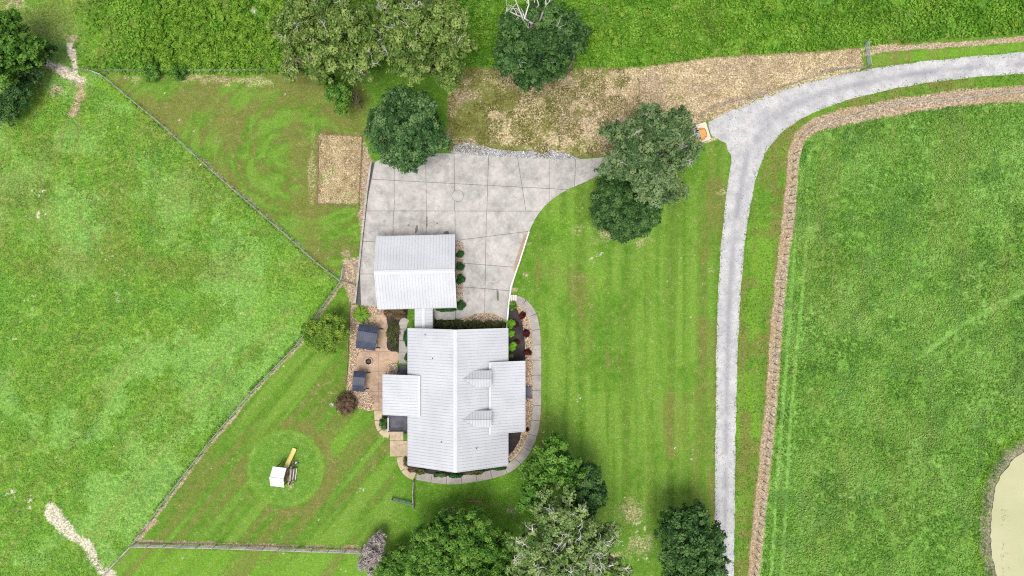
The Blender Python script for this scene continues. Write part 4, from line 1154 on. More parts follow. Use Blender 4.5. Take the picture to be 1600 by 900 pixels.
def shrub(name, label, px, py, r, h, mat, leaf=.13, cat='shrub', group=None, core=True, cov=1.0, z0=0.0, ry=None, clump=.2, **kw):
    zc = h * .5; c = G(px, py, zc); R = r * .1; root = empty(name, (c.x, c.y, z0), label, cat, group)
    lob = [((0, 0, zc), R * .92, h * .5)]
    P, Nn, T, tops = crown_cloud(lob, leaf, cov, clump, low=-.5, hollow=.15, **kw)
    if ry: P[:, 1] *= ry / r
    V, F = leaf_cards(P, Nn, leaf, .65)
    link(npmesh('crown', V, F, {'tint': ('FLOAT', np.repeat(T, 4))}), 'crown', LEAF[mat], root, WLOC[root])
    tr = MB(); b = Vector((c.x, c.y, z0))
    for i in range(5): limb(tr, b + Vector((0, 0, -.04)), b + Vector((rng.normal() * R * .4, rng.normal() * R * .4 * ((ry or r) / r), h * .6)), .025 + R * .02, .012, .1, 3, 5)
    tr.build('stem', M['bark'], root)
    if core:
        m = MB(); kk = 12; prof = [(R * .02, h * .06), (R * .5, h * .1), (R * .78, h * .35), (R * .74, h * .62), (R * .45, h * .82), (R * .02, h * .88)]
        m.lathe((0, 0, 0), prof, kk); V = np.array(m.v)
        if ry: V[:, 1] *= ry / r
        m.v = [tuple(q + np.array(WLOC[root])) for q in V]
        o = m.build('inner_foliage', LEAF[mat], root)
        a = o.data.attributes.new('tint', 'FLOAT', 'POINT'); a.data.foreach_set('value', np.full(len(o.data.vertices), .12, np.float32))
    return root


# --- trees, from the top of the picture down
tree('broadleaf_tree', 'dense dark round tree overhanging the upper left driveway corner', [(632, 206, 7.5, 62, 5.6), (606, 196, 6.5, 34, 4.5), (662, 212, 6.5, 36, 4.5), (636, 246, 5.5, 28, 4), (630, 170, 6.5, 36, 4.5)], 'dark', .36, .85, .10)
tree('oak_tree', 'sprawling olive green oak with grey limbs at upper left', [(480, 28, 11, 44, 4), (545, 40, 13, 42, 4), (525, 85, 11, 40, 4), (470, 75, 8, 28, 3.5), (560, 100, 10, 32, 3.5), (505, 5, 12, 40, 4), (455, 110, 6, 20, 2.5), (445, 45, 8, 24, 3), (580, 70, 11, 30, 3.5), (500, 110, 8, 26, 3)], 'oak', .38, .68, .16, bare=26, base_px=(548, 92), trunk_r=.55, hollow=.3, ragged=.4, dens=.6)
tree('oak_tree', 'tall olive green oak behind the dark round tree', [(655, 35, 13, 50, 4.5), (700, 40, 13, 38, 4.5), (690, 92, 11, 36, 4), (640, 90, 12, 40, 4.5), (620, 40, 12, 35, 4), (665, -5, 13, 45, 4.5), (700, 120, 9, 26, 3.2), (608, 70, 10, 26, 3.2), (600, 10, 12, 34, 4), (725, 70, 10, 20, 3)], 'oak', .38, .70, .16, bare=24, base_px=(668, 108), trunk_r=.6, hollow=.3, ragged=.36, dens=.62)
tree('sapling', 'light green young tree left of the dark round driveway tree', [(530, 148, 5, 20, 2.6), (520, 130, 5, 16, 2.2), (535, 170, 4.5, 14, 2)], 'mid', .34, .6, .2, trunk_r=.14)
tree('dead_bush', 'dark bare bush between the sapling and the round tree', [(558, 160, 3, 10, 1.6)], 'olive', .25, .15, .2, bare=12, twig='bark', trunk_r=.1, cat='bush', bl=1.5)
tree('dead_topped_tree', 'dark green tree with bleached dead limbs at the top edge', [(838, 92, 9, 44, 5), (800, 92, 8.5, 32, 4.2), (885, 58, 10, 38, 4.5), (850, 40, 10.5, 42, 5), (812, 50, 9, 36, 4.5), (830, 118, 7, 26, 3.6), (868, 95, 8, 28, 4)], 'deep', .38, .72, .14, bare=5, base_px=(835, 130), trunk_r=.5)
dt = [o for o in bpy.data.objects if o.name.startswith('dead_topped_tree')][0]
a = G(829, 50, 9.5)
for (px, py, z) in ((797, 18, 14.5), (806, 2, 16), (822, -8, 17), (852, -5, 16.5), (842, 8, 15)):
    m = MB(); b = G(px, py, z); pts = limb(m, a, b, .20, .06, .08, 6, 6)
    for _ in range(4):
        q = pts[rng.integers(2, 6)]; bare_branch(m, q, (b - a).normalized() + Vector(rng.normal(size=3)) * .55, rng.uniform(1.0, 2.2), .06, 1)
    m.build('dead_limb', M['deadbark'], dt)
tree('oak_tree', 'grey green oak spreading over the driveway entrance beside the orange car', [(1000, 250, 11, 44, 4.2), (1030, 200, 10, 36, 3.8), (985, 215, 10, 32, 3.6), (1008, 180, 9, 20, 2.8), (1052, 200, 9, 26, 3.0), (958, 205, 8.5, 17, 2.6), (1056, 246, 9, 25, 3.0), (1022, 285, 9.5, 40, 3.8), (966, 258, 9.5, 28, 3.2), (1052, 300, 7.5, 22, 2.8), (1074, 212, 7.5, 17, 2.4), (1066, 186, 7.5, 16, 2.2), (1083, 238, 7, 15, 2.2)], 'greyoak', .36, .72, .15, bare=16, base_px=(985, 275), trunk_r=.5, ragged=.36, dens=.68)
tree('magnolia_tree', 'very dark glossy tree on the lawn below the grey green oak', [(972, 325, 5, 46, 4), (955, 305, 5, 32, 3.6), (1000, 335, 4.5, 34, 3.4), (975, 350, 3.8, 30, 3), (942, 335, 4, 22, 2.8)], 'deep', .34, .9, .13, trunk_r=.3)
tree('small_tree', 'small yellow green tree beside the left pasture fence', [(498, 520, 3.6, 26, 2.2), (520, 508, 3.4, 22, 2.2), (508, 520, 4.0, 26, 2.2), (510, 535, 3.2, 20, 2), (484, 517, 3, 15, 1.8), (530, 520, 3, 17, 1.9)], 'yellowgreen', .26, .95, .15, trunk_r=.13, sub=0)
tree('broadleaf_tree', 'dense mid green tree at the bottom edge below the house', [(682, 852, 7, 42, 4.6), (735, 838, 7.5, 46, 4.6), (772, 862, 7, 38, 4.4), (715, 885, 7.5, 46, 4.6), (660, 880, 6, 28, 4), (765, 905, 7, 40, 4.5), (700, 822, 6, 26, 4)], 'mid', .34, .88, .11, base_px=(715, 820), trunk_r=.5, sub=0)
tree('broadleaf_tree', 'bright green leafy tree nearest the bottom right house corner', [(860, 712, 9, 32, 4), (845, 745, 9, 34, 4.2), (835, 775, 9, 28, 4), (885, 735, 9, 28, 4), (866, 690, 8, 18, 3)], 'mid', .34, .78, .15, base_px=(845, 715), trunk_r=.4)
tree('magnolia_tree', 'dark rounded tree on the lawn right of the bright green tree', [(912, 755, 6.5, 36, 4.2), (905, 735, 6, 24, 3.4), (928, 770, 6, 22, 3.4), (905, 785, 6, 26, 3.6)], 'deep', .34, .85, .13, trunk_r=.3)
tree('oak_tree', 'pale oak with many bare white branches at the bottom edge', [(870, 800, 12, 42, 4.6), (925, 845, 12, 38, 4.4), (838, 850, 11, 36, 4.2), (890, 870, 12.5, 44, 4.6), (945, 890, 11.5, 34, 4.2), (825, 890, 10, 34, 4), (880, 915, 12, 46, 4.5), (950, 830, 10, 20, 3)], 'paleoak', .40, .60, .15, bare=70, twig='deadbark', base_px=(868, 800), trunk_r=.55, ragged=.38, hollow=.3, bl=2.6, dens=.64)
tree('broadleaf_tree', 'dark dense tree overlapping the gravel road at the bottom', [(1076, 842, 7, 50, 5), (1058, 820, 6.5, 32, 4.4), (1102, 842, 6.5, 32, 4.4), (1064, 874, 6.5, 38, 4.4), (1104, 880, 7, 36, 4.5), (1082, 806, 6, 24, 3.8)], 'deep', .36, .85, .13, base_px=(1066, 820), trunk_r=.5, sub=0)
tree('bare_bush', 'grey twiggy leafless bush at the end of the bottom rail fence', [(583, 862, 2.6, 22, 2.2), (590, 845, 2.2, 14, 1.6), (575, 878, 2.2, 16, 1.8)], 'grey', .20, .5, .2, bare=30, twig='palebark', trunk_r=.1, cat='bush', bl=1.2)
tree('leafy_bush', 'green leafy bush between grey bush and big bottom tree', [(612, 882, 3, 22, 2.4), (625, 865, 3, 16, 2.2), (600, 895, 2.6, 16, 2)], 'mid', .28, .8, .18, trunk_r=.1, cat='bush')
tree('broadleaf_tree', 'shaded tree at the far upper left corner of the pasture', [(20, 80, 7, 30, 4), (0, 55, 8, 32, 4), (40, 92, 6, 22, 3.2), (60, 74, 5, 17, 2.8), (-22, 92, 8, 44, 5), (8, 108, 6, 24, 3.4), (15, 40, 6, 24, 3)], 'mid', .38, .7, .16, base_px=(30, 95), trunk_r=.4)
tree('leafy_bush', 'dark green bush at the foot of the upper left corner tree', [(72, 82, 2.8, 17, 2.2), (55, 108, 2.6, 18, 2.2), (30, 140, 2.6, 26, 2.2), (10, 170, 2.4, 24, 2)], 'deep', .30, .7, .18, trunk_r=.12, cat='bush')
shrub('round_bush', 'left one of two round green bushes on the meadow edge', 236, 112, 16, 2.0, 'mid', .24, 'bush', core=False, cov=.9)
shrub('round_bush', 'right one of two round green bushes on the meadow edge', 277, 112, 14, 1.8, 'mid', .24, 'bush', core=False, cov=.9)

# --- shrubs round the house
for i, (py, r, which) in enumerate(((397.5, 6.6, 'topmost'), (416.5, 6.4, 'second from top'), (437, 7.0, 'third from top'), (477, 7.6, 'lowest'))):
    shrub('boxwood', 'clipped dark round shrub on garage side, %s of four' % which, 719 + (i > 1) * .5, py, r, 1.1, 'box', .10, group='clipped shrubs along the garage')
shrub('low_hedge', 'dark low hedge tucked under the bottom eave of the garage', 698, 484, 17, .7, 'box', .11, 'hedge', ry=3.6)
h_ = empty('mixed_hedge', G(733, 509), 'long olive green hedge between garage drive and house roof', 'hedge')
lob = [((G(x, y, .6).x, G(x, y, .6).y, .55), r * .1, .55) for x, y, r in ((687, 508, 7), (698, 508, 7.5), (709, 507, 7), (720, 508, 7.5), (731, 508, 7), (742, 508, 7.5), (753, 508, 7), (764, 508, 7.5), (775, 508, 7), (783, 508, 6))]
P, Nn, T, _ = crown_cloud(lob, .14, .9, .2, low=-.4, hollow=.2); T = np.clip(T + .35 * (fbm(P[:, 0] * 10, P[:, 1] * 10, 12, 91) - .5), 0, 1)
V, F = leaf_cards(P, Nn, .14); link(npmesh('crown', V - np.array(WLOC[h_]), F, {'tint': ('FLOAT', np.repeat(T, 4))}), 'crown', LEAF['olive'], h_, WLOC[h_])
tr = MB()
for c, rx, rz in lob: limb(tr, (c[0], c[1], -.04), (c[0], c[1], .8), .04, .02, .05, 3, 5)
tr.build('stem', M['bark'], h_)
for (px, py, r, h, lab) in ((798, 506, 7.0, 1.0, 'bright lime green shrub nearest the white wall end'), (799, 520.5, 5.8, .9, 'bright lime green shrub in the middle of the front bed'), (800.5, 541, 6.8, 1.0, 'bright lime green shrub nearest the front porch roof')):
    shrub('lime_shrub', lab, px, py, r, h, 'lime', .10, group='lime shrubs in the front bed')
for (px, py, r, h, lab) in ((816, 493, 5.9, .9, 'dark red round shrub nearest the concrete steps'), (822.5, 520, 6.2, .9, 'dark red round shrub in the middle of the rock border'), (824.5, 550, 6.2, .9, 'dark red round shrub nearest the front porch corner'), (806.5, 509, 4.0, .6, 'small dark red shrub beside the upper lime shrubs'), (808.5, 534, 3.8, .5, 'small thin red shrub beside the lower lime shrub'), (824, 671, 3.2, .6, 'small dark red shrub below the front porch roof corner')):
    shrub('red_shrub', lab, px, py, r, h, 'red', .10, group='red shrubs in the front bed')
shrub('leafy_plant', 'leafy green plant below the concrete steps in the front bed', 801, 478, 6.5, .7, 'mid', .22, 'plant', core=False)
shrub('leafy_plant', 'small green plant between lime shrub and porch roof', 798.5, 557, 4, .5, 'yellowgreen', .16, 'plant', core=False, cov=.6)
shrub('boxwood', 'dark shrub against the back wall nearest the breezeway', 635.5, 527, 6.5, 1.1, 'box', .11, ry=13)
shrub('boxwood', 'dark shrub against the back wall above the wooden steps', 637, 557, 5.5, 1.0, 'box', .11, ry=8)
shrub('leafy_plant', 'dark green shrub at the lower left corner of the deck', 600.5, 662, 7.5, 1.1, 'deep', .18, 'shrub', ry=10)
shrub('brown_bush', 'rounded brownish bush beside the satellite dish', 541, 631, 18.5, 2.2, 'brown', .17, 'bush', cov=.85, clump=.12)
shrub('bed_plants', 'brown flecked perennials filling the bed under the garage eave', 617, 490, 18, .55, 'brown', .16, 'plants', ry=9, core=False, cov=.9)
shrub('bed_plants', 'dark green low plants in the bed beside the patio', 614.5, 522, 10, .6, 'olive', .16, 'plants', ry=27, core=False, cov=1.0)
for i, (px, py, r, ry, mat, lab) in enumerate(((634, 722, 4, 9, 'olive', 'tall low plants at the lower left house corner'), (645, 733, 9, 5, 'brown', 'brownish plants in the bed below the house, leftmost'), (658, 737, 8, 5, 'olive', 'olive plants in the bed below the house near the fence'), (688, 742, 11, 4, 'deep', 'dark green plants below the house left of the ridge'), (710, 743, 12, 4, 'box', 'dark green plants right under the house ridge end'), (742, 738, 16, 4, 'olive', 'low dark plants below the house right of the ridge'), (778, 731, 13, 4, 'box', 'low dark plants at the lower right house corner'))):
    shrub('bed_plants', lab, px, py, r, .5, mat, .15, 'plants', ry=ry, core=False, cov=.9, group='plants along the lower house wall')
# broad leaved plant: long arching leaves
bp = empty('arching_plant', G(566, 491), 'big arching broad leaved green plant at the patio corner', 'plant')
V, F, T = [], [], []
bz = np.array(WLOC[bp])
for i in range(120):
    th = rng.uniform(0, 2 * np.pi); L = rng.uniform(.7, 1.65); wd = rng.uniform(.09, .17); h0 = rng.uniform(.5, 1.5); d = np.array([math.cos(th), math.sin(th), 0]); s = np.array([-d[1], d[0], 0]); n0 = len(V)
    for k in range(5):
        u = k / 4; p = d * L * u + np.array([0, 0, h0 * (.3 + 1.4 * u - 1.5 * u * u)]); ww = wd * math.sin(math.pi * (.12 + .86 * u))
        V += [p - s * ww, p + s * ww]; T += [np.clip(.25 + u * .6 + rng.normal() * .1, 0, 1)] * 2
    for k in range(4): F.append((n0 + 2 * k, n0 + 2 * k + 1, n0 + 2 * k + 3, n0 + 2 * k + 2))
link(npmesh('leaves', V, F, {'tint': ('FLOAT', T)}), 'leaves', LEAF['bright'], bp, WLOC[bp])
MB().tube([G(566, 491, -.05), G(566, 491) + Vector((0, 0, .6))], [.12, .06], 7).build('stem', M['bark'], bp)


# ------------------------------------------------------------------ grass, weeds, stones (uncountable)
def scatter(name, label, cat, mat, test, n, box, size, h, seed, tint_scale=30, up=.7, asp=.55):
    r = np.random.default_rng(seed)
    x = r.uniform(box[0], box[2], n); y = r.uniform(box[1], box[3], n); k = test(x, y); x, y = x[k], y[k]; m = len(x)
    P = np.stack([(x - 800) * .1, (450 - y) * .1, r.uniform(.02, h, m)], -1)
    Nn = unit(m) * .75; Nn[:, 2] = np.abs(Nn[:, 2]) + up; Nn /= np.linalg.norm(Nn, axis=1)[:, None]
    T = np.clip(.5 + (fbm(x, y, tint_scale, seed) - .5) * 1.6 + r.normal(0, .22, m) + (P[:, 2] / h - .5) * .25, 0, 1)
    V, F = leaf_cards(P, Nn, size, asp)
    o = link(npmesh(name, V, F, {'tint': ('FLOAT', np.repeat(T, 4))}), name, LEAF[mat])
    return tag(o, label, cat, kind='stuff')


road_or_strip = lambda x, y: (dline(x, y, STRIP) < 10) | (dline(x, y, STRIP_N) < 5)
scatter('meadow_weeds', 'tangled bright green weeds of the upper meadow', 'weeds', 'weeds', lambda x, y: inpoly(x, y, P_MEADOW) & (x + 110 * vnoise(x * 1.7, y * 1.7, 5) + 60 * vnoise(x / 20, y / 20, 8) > 250) & ~road_or_strip(x, y) & (fbm(x, y, 16, 95) > .33), 90000, (60, -120, 1750, 120), .42, .55, 101, 26)
scatter('pasture_clover', 'leafy clover tufts in the left pasture', 'grass', 'grass', lambda x, y: inpoly(x, y, P_PASTURE) & (fbm(x, y, 22, 96) > .40 + .28 * ss(.5, .62, fbm(x, y, 55, 21) * .55 + fbm(x, y, 120, 22) * .45)), 75000, (-150, 100, 540, 1000), .21, .13, 102, 30)
scatter('hay_grass', 'tall uneven grass of the right hay field', 'grass', 'hay', lambda x, y: inpoly(x, y, P_HAY) & ~inpoly(x, y, P_MUD) & (dline(x, y, STRIP) > 11) & (fbm(x, y, 9, 97) > .36) & (dline(x, y, [(1245, 330), (1237, 470), (1222, 650), (1205, 900)]) > 3) & (dline(x, y, [(1265, 330), (1253, 470), (1236, 650), (1222, 900)]) > 3) & (dline(x, y, [(1435, 560), (1500, 510), (1700, 400)]) > 4.5) & (x > 0), 130000, (1170, 140, 1750, 1000), .28, .20, 103, 34)
scatter('verge_grass', 'rough verge grass between gravel road and brown strip', 'grass', 'bright', lambda x, y: inpoly(x, y, ROAD_R[::-1][1:-1] + STRIP[:-1]) & (dline(x, y, STRIP) > 10) & (dline(x, y, ROAD_R) > 2), 42000, (1140, 60, 1700, 1000), .24, .2, 104, 20)
scatter('dry_grass', 'dry straw coloured grass on the upper bank', 'dry grass', 'strawy', lambda x, y: inpoly(x, y, P_SLOPE) & ((fbm(x, y, 40, 41) - .5) * 300 + x + 90 * vnoise(x * 3, y * 3, 4) > 1000) & (fbm(x, y, 6, 98) > .46), 60000, (700, 70, 1350, 250), .19, .2, 105, 14)
scatter('plot_straw', 'loose straw covering the fenced garden plot', 'straw', 'strawy', lambda x, y: inpoly(x, y, P_PLOT) & (fbm(x, y, 8, 99) > .36), 7000, (495, 208, 568, 320), .24, .12, 106, 10)
scatter('bank_weeds', 'mixed olive weeds on the bank above the driveway', 'weeds', 'bankweed', lambda x, y: inpoly(x, y, P_SLOPE) & (x < 1000) & (fbm(x, y, 18, 110) > .44), 16000, (700, 100, 1000, 250), .26, .22, 107, 14)
scatter('fence_weeds', 'weeds grown up along the pasture fence line', 'weeds', 'bright', lambda x, y: (dline(x, y, F1 + F2[1:]) < 7) & inpoly(x, y, P_PASTURE) & (fbm(x, y, 12, 111) > .42), 60000, (150, 100, 545, 860), .32, .45, 108, 16)
scatter('roadside_grass', 'grass creeping over the gravel road edges', 'grass', 'bright', lambda x, y: (np.minimum(np.minimum(dline(x, y, ROAD_R), dline(x, y, ROAD_T[1:])), dline(x, y, ROAD_L[:9])) < 1.2 + 3.2 * fbm(x, y, 10, 113)) & (fbm(x, y, 7, 114) > .42), 120000, (1100, 60, 1700, 1000), .20, .12, 110, 14)
scatter('shore_grass', 'tall bright grass fringing the pond shore', 'grass', 'bright', lambda x, y: (np.abs(sdp(x, y, P_MUD) - 1) < 2 + 16 * fbm(x, y, 8, 115)) & (sdp(x, y, P_WATER) > 1 + 5 * vnoise(x / 6, y / 6, 9)) & (fbm(x, y, 5, 116) > .40), 26000, (1500, 640, 1750, 1000), .28, .4, 111, 14)
o = scatter('algae_clumps', 'dark algae clumps floating near the pond edge', 'algae', 'olive', lambda x, y: (fbm(x, y, 9, 118) > .56) & (np.abs(x - 1570 - 4 * vnoise(y / 9, x * 0, 3)) < 4 + 3 * vnoise(x / 4, y / 4, 6)), 700, (1560, 795, 1582, 905), .16, .04, 112, 9)
o.location.z = -.19
scatter('strip_stubble', 'dead brown stubble in the fenced strip', 'dry grass', 'stubble', lambda x, y: (dline(x, y, STRIP) + 4 * vnoise(x / 3, y / 3, 7) < 11) & (fbm(x, y, 6, 112) > .56), 34000, (1160, 120, 1700, 1000), .16, .08, 109, 9)


r_ = np.random.default_rng(301); wl = []
while len(wl) < 330:
    x, y = r_.uniform(200, 1650), r_.uniform(-60, 112)
    if r_.random() < .55: x, y = r_.uniform(230, 470), r_.uniform(0, 112)
    if not inpoly(np.array([x]), np.array([y]), P_MEADOW)[0] or road_or_strip(np.array([x]), np.array([y]))[0] or y > np.interp(x, [p[0] for p in MEADOW_EDGE], [p[1] for p in MEADOW_EDGE]) - 5: continue
    rr = r_.uniform(.3, .95); wl.append((((x - 800) * .1, (450 - y) * .1, rr * .5), rr, rr * .7))
P, Nn, T, _ = crown_cloud(wl, .26, .8, .2, low=-.1, hollow=.1)
V, F = leaf_cards(P, Nn, .26); o = link(npmesh('weed_clumps', V, F, {'tint': ('FLOAT', np.repeat(T, 4))}), 'weed_clumps', LEAF['bright']); tag(o, 'bushy weed clumps growing in the upper meadow', 'weeds', kind='stuff')


def pebbles(name, label, poly, n, size, seed, mat, hole=None, z=.02):
    r = np.random.default_rng(seed); P = np.array(poly); x = r.uniform(P[:, 0].min(), P[:, 0].max(), n); y = r.uniform(P[:, 1].min(), P[:, 1].max(), n)
    k = inpoly(x, y, poly)
    for h in (hole or []): k &= ~inpoly(x, y, h)
    x, y = x[k], y[k]; m = len(x)
    o6 = np.array([(1, 0, 0), (0, 1, 0), (-1, 0, 0), (0, -1, 0), (0, 0, .8), (0, 0, -.8)]); f8 = np.array([(0, 1, 4), (1, 2, 4), (2, 3, 4), (3, 0, 4), (1, 0, 5), (2, 1, 5), (3, 2, 5), (0, 3, 5)])
    s = size * r.uniform(.5, 1.25, m); th = r.uniform(0, 6.28, m); v = o6[None] * s[:, None, None] * .5 * r.uniform(.6, 1.2, (m, 1, 3))
    ca, sa = np.cos(th)[:, None], np.sin(th)[:, None]; vx = v[..., 0] * ca - v[..., 1] * sa; vy = v[..., 0] * sa + v[..., 1] * ca
    V = np.stack([vx + ((x - 800) * .1)[:, None], vy + ((450 - y) * .1)[:, None], v[..., 2] + z + (s * .2)[:, None]], -1).reshape(-1, 3)
    F = (f8[None] + (np.arange(m) * 6)[:, None, None]).reshape(-1, 3)
    o = link(npmesh(name, V, F, {'tint': ('FLOAT', np.repeat(np.clip(r.normal(.5, .28, m), 0, 1), 6))}), name, mat)
    return tag(o, label, 'stones', kind='stuff')


t = NT('pebble'); a = t.attr('tint').outputs['Fac']
t.bsdf(t.ramp(a, [(0, (.12, .07, .04)), (.4, (.30, .21, .13)), (.7, (.42, .33, .23)), (1, (.55, .50, .43))]), .8); M['pebble'] = t.m
t = NT('crushed_stone'); a = t.attr('tint').outputs['Fac']
t.bsdf(t.ramp(a, [(0, (.15, .15, .155)), (.5, (.27, .27, .275)), (1, (.46, .46, .46))]), .85); M['chip'] = t.m
pebbles('river_rocks', 'tan river rocks bordering the patio', [(548, 476), (600, 480), (604, 495), (604, 545), (600, 640), (585, 641), (575, 642), (556, 636), (545, 614), (541, 614), (546, 560)], 9000, .20, 201, M['pebble'], [P_PATIO], .02)
pebbles('river_rocks', 'tan river rocks between front walk and mulch bed', [(805, 475), (814, 480), (824, 495), (830, 515), (832, 540), (832, 650), (829, 672), (820, 690), (808, 708), (794, 722), (794, 713), (806, 700), (813, 684), (817, 676), (821, 674), (821, 565), (822, 552), (819, 520), (815, 498), (809, 485)], 9000, .20, 202, M['pebble'])
pebbles('river_rocks', 'tan river rocks under the shrubs beside the garage', [(713, 374), (724, 379), (724, 470), (720, 484), (713, 484)], 1500, .16, 203, M['pebble'], None, .04)
pebbles('river_rocks', 'tan river rocks between driveway and long hedge', [(718, 502), (729, 497), (743, 491), (760, 489.5), (774, 492), (788, 500), (788, 503), (718, 505)], 1600, .18, 204, M['pebble'])
pebbles('river_rocks', 'small ring of tan rocks beside the wooden deck steps', smooth_poly([(605, 572), (612, 568), (622, 567), (622, 587), (604, 587)], 2), 900, .18, 205, M['pebble'], None, .055)
pebbles('gravel_chips', 'loose grey stones along the top of the driveway', [(703, 238), (718, 222), (745, 226), (770, 232), (800, 236), (830, 236), (845, 240), (862, 236), (890, 241), (905, 248), (860, 249), (760, 244), (705, 239)], 4500, .24, 206, M['chip'])
pebbles('gravel_chips', 'loose pale stones on the gravel road', smooth_poly(P_ROAD, 1), 30000, .14, 207, M['chip'], None, .03)

# ------------------------------------------------------------------ things in the yard
def canopy_swing(label, px, py, wpx, lpx, ang, zt, seat=True):
    """three-faceted dark metal roof on posts with a hanging bench, wpx across and lpx along the picture's vertical"""
    c = G(px, py, zt); ca, sa = math.cos(ang), math.sin(ang); W_, L_ = wpx * .1 * (1 - zt / CAMZ) / 2, lpx * .1 * (1 - zt / CAMZ) / 2
    e = empty('canopy_swing', (c.x, c.y, .05), label, 'swing')
    def q(x, y, z): return Vector((c.x + x * ca - y * sa, c.y + x * sa + y * ca, z))
    ys = [L_, L_ * .42, -L_ * .30, -L_]; zs = [zt - .35, zt + .12, zt + .12, zt - .38]
    for i in range(3):
        rf = MB(); slab4(rf, q(-W_, ys[i], zs[i]), q(W_, ys[i], zs[i]), q(W_, ys[i + 1], zs[i + 1]), q(-W_, ys[i + 1], zs[i + 1]), .05)
        r_ = rf.build('roof_facet', M['darkmetal'], e)
        rb = MB(); n = max(4, int(2 * W_ / .30))
        for k in range(n + 1):
            x = -W_ + .03 + (2 * W_ - .06) * k / n; rb.beam(q(x, ys[i], zs[i] + .025), q(x, ys[i + 1], zs[i + 1] + .025), .07, .05)
        rb.build('roof_rib', M['darkmetal'], r_)
        if i: MB().beam(q(-W_, ys[i], zs[i] + .04), q(W_, ys[i], zs[i] + .04), .12, .05).build('lap_strip', M['darkmetal'], r_)
    for x, y in ((-W_ * .85, L_ * .8), (W_ * .95, L_ * .8), (-W_ * .85, -L_ * .8), (W_ * .95, -L_ * .8)):
        MB().beam(q(x, y, .04), q(x * .92, y, zt - .15), .12, .12).build('post', M['black'], e)
        MB().box(tuple(q(x + (.22 if x > 0 else 0), y, .1)), (.45, .16, .12), ang).build('foot', M['black'], e)
    if seat:
        MB().hexa([q(x, y, z) for z in (.5, .56) for x, y in ((-.35, -L_ * .6), (.3, -L_ * .6), (.3, L_ * .6), (-.35, L_ * .6))]).build('bench_seat', M['brownwood'], e)
        MB().hexa([q(x, y, z) for z in (.56, 1.05) for x, y in ((-.42, -L_ * .6), (-.36, -L_ * .6), (-.36, L_ * .6), (-.42, L_ * .6))]).build('bench_back', M['brownwood'], e)
        for y in (-L_ * .58, L_ * .58):
            MB().tube([q(0, y, .55), q(0, y, zt - .02)], .015, 5).build('chain', M['black'], e)
    return e


canopy_swing('larger canopy swing with ribbed dark blue roof by the arching plant', 573.3, 527.5, 31, 38, math.radians(-9), 2.3)
canopy_swing('smaller canopy swing with dark roof below the fire pit', 560.5, 596.5, 18.5, 32, math.radians(-5), 2.1)
fp = empty('fire_pit', G(576.3, 564.5, .05), 'round stone ring fire pit with charred centre on the patio', 'fire pit')
for i in range(14):
    t_ = 2 * math.pi * i / 14; c = G(576.3, 564.5)
    MB().box((c.x + .56 * math.cos(t_), c.y + .56 * math.sin(t_), .18), (.16, .235, .28), t_).build('stone', M['stone'], fp, bevel=.02)
MB().lathe((c.x, c.y, .05), [(.0, .06), (.2, .09), (.47, .02)], 14).build('ash_bed', M['ash'], fp)
MB().lathe((c.x, c.y, .06), [(.42, 0), (.46, 0), (.46, .3), (.42, .3), (.42, 0)], 18).build('steel_liner', M['black'], fp)
for a_ in (.4, 1.9, 3.3): MB().tube([Vector((c.x + .3 * math.cos(a_), c.y + .3 * math.sin(a_), .14)), Vector((c.x - .25 * math.cos(a_ + .4), c.y - .25 * math.sin(a_ + .4), .22))], .05, 7).build('charred_log', M['brownwood'], fp)
# satellite dish
b = G(519.5, 632); e = empty('satellite_dish', b, 'small white satellite dish on a pole beside the brown bush', 'satellite dish')
MB().tube([b + Vector((0, 0, -.1)), b + Vector((0, 0, 1.0)), b + Vector((.12, .05, 1.25))], .035, 7).build('pole', M['steel'], e)
dm = MB(); dm.lathe((0, 0, 0), [(.01, 0), (.15, .02), (.28, .07), (.38, .14), (.385, .13), (.28, .05), (.01, -.02)], 18)
Rm = Vector((.75, .45, .42)).to_track_quat('Z', 'Y').to_matrix(); off = b + Vector((.15, .08, 1.3))
dm.v = [tuple(Rm @ Vector(v) + off) for v in dm.v]; dm.build('dish', M['whitevinyl'], e, smooth=True)
MB().tube([off + Rm @ Vector((0, -.36, .12)), off + Rm @ Vector((0, -.1, .45))], .02, 5).build('feed_arm', M['steel'], e)
MB().box(tuple(off + Rm @ Vector((0, -.08, .47))), (.1, .1, .12)).build('receiver', M['steel'], e)
# hose reel and planter by the driveway wall
b = G(556, 415); e = empty('coiled_hose', b, 'pale coiled garden hose on red soil by the driveway wall', 'hose')
m = MB(); m.tube([b + Vector((.36 * (1 - .02 * i) * math.cos(i * .5), .36 * (1 - .02 * i) * math.sin(i * .5), .04 + .012 * (i % 12))) for i in range(40)], .028, 5); m.build('coil', M['greywood'], e)
# ---- play set
pa = math.radians(-7); pc = G(433.5, 746.5, 3.3)
ps = empty('play_set', (pc.x + .6, pc.y, 0), 'wooden play tower with white gable roof and yellow slide', 'play set')
def pq(x, y, z): return Vector((pc.x + x * math.cos(pa) - y * math.sin(pa), pc.y + x * math.sin(pa) + y * math.cos(pa), z))
for sy in (-1, 1):
    m = MB(); slab4(m, pq(-1.05, sy * 1.48, 2.85), pq(1.05, sy * 1.48, 2.85), pq(1.05, 0, 3.75), pq(-1.05, 0, 3.75), .04); m.build('roof_sheet', M['whitevinyl'], ps)
MB().beam(pq(-1.08, 0, 3.78), pq(1.08, 0, 3.78), .16, .05).build('ridge_cap', M['whitevinyl'], ps)
for x in (-.85, .95):
    for y in (-1.15, 1.15): MB().box(tuple(pq(x, y, 1.5)), (.12, .12, 3.0), pa).build('post', M['brownwood'], ps)
for i in range(13): MB().box(tuple(pq(.05, -1.15 + i * .19, 1.5)), (1.9, .17, .04), pa).build('deck_board', M['brownwood'], ps)
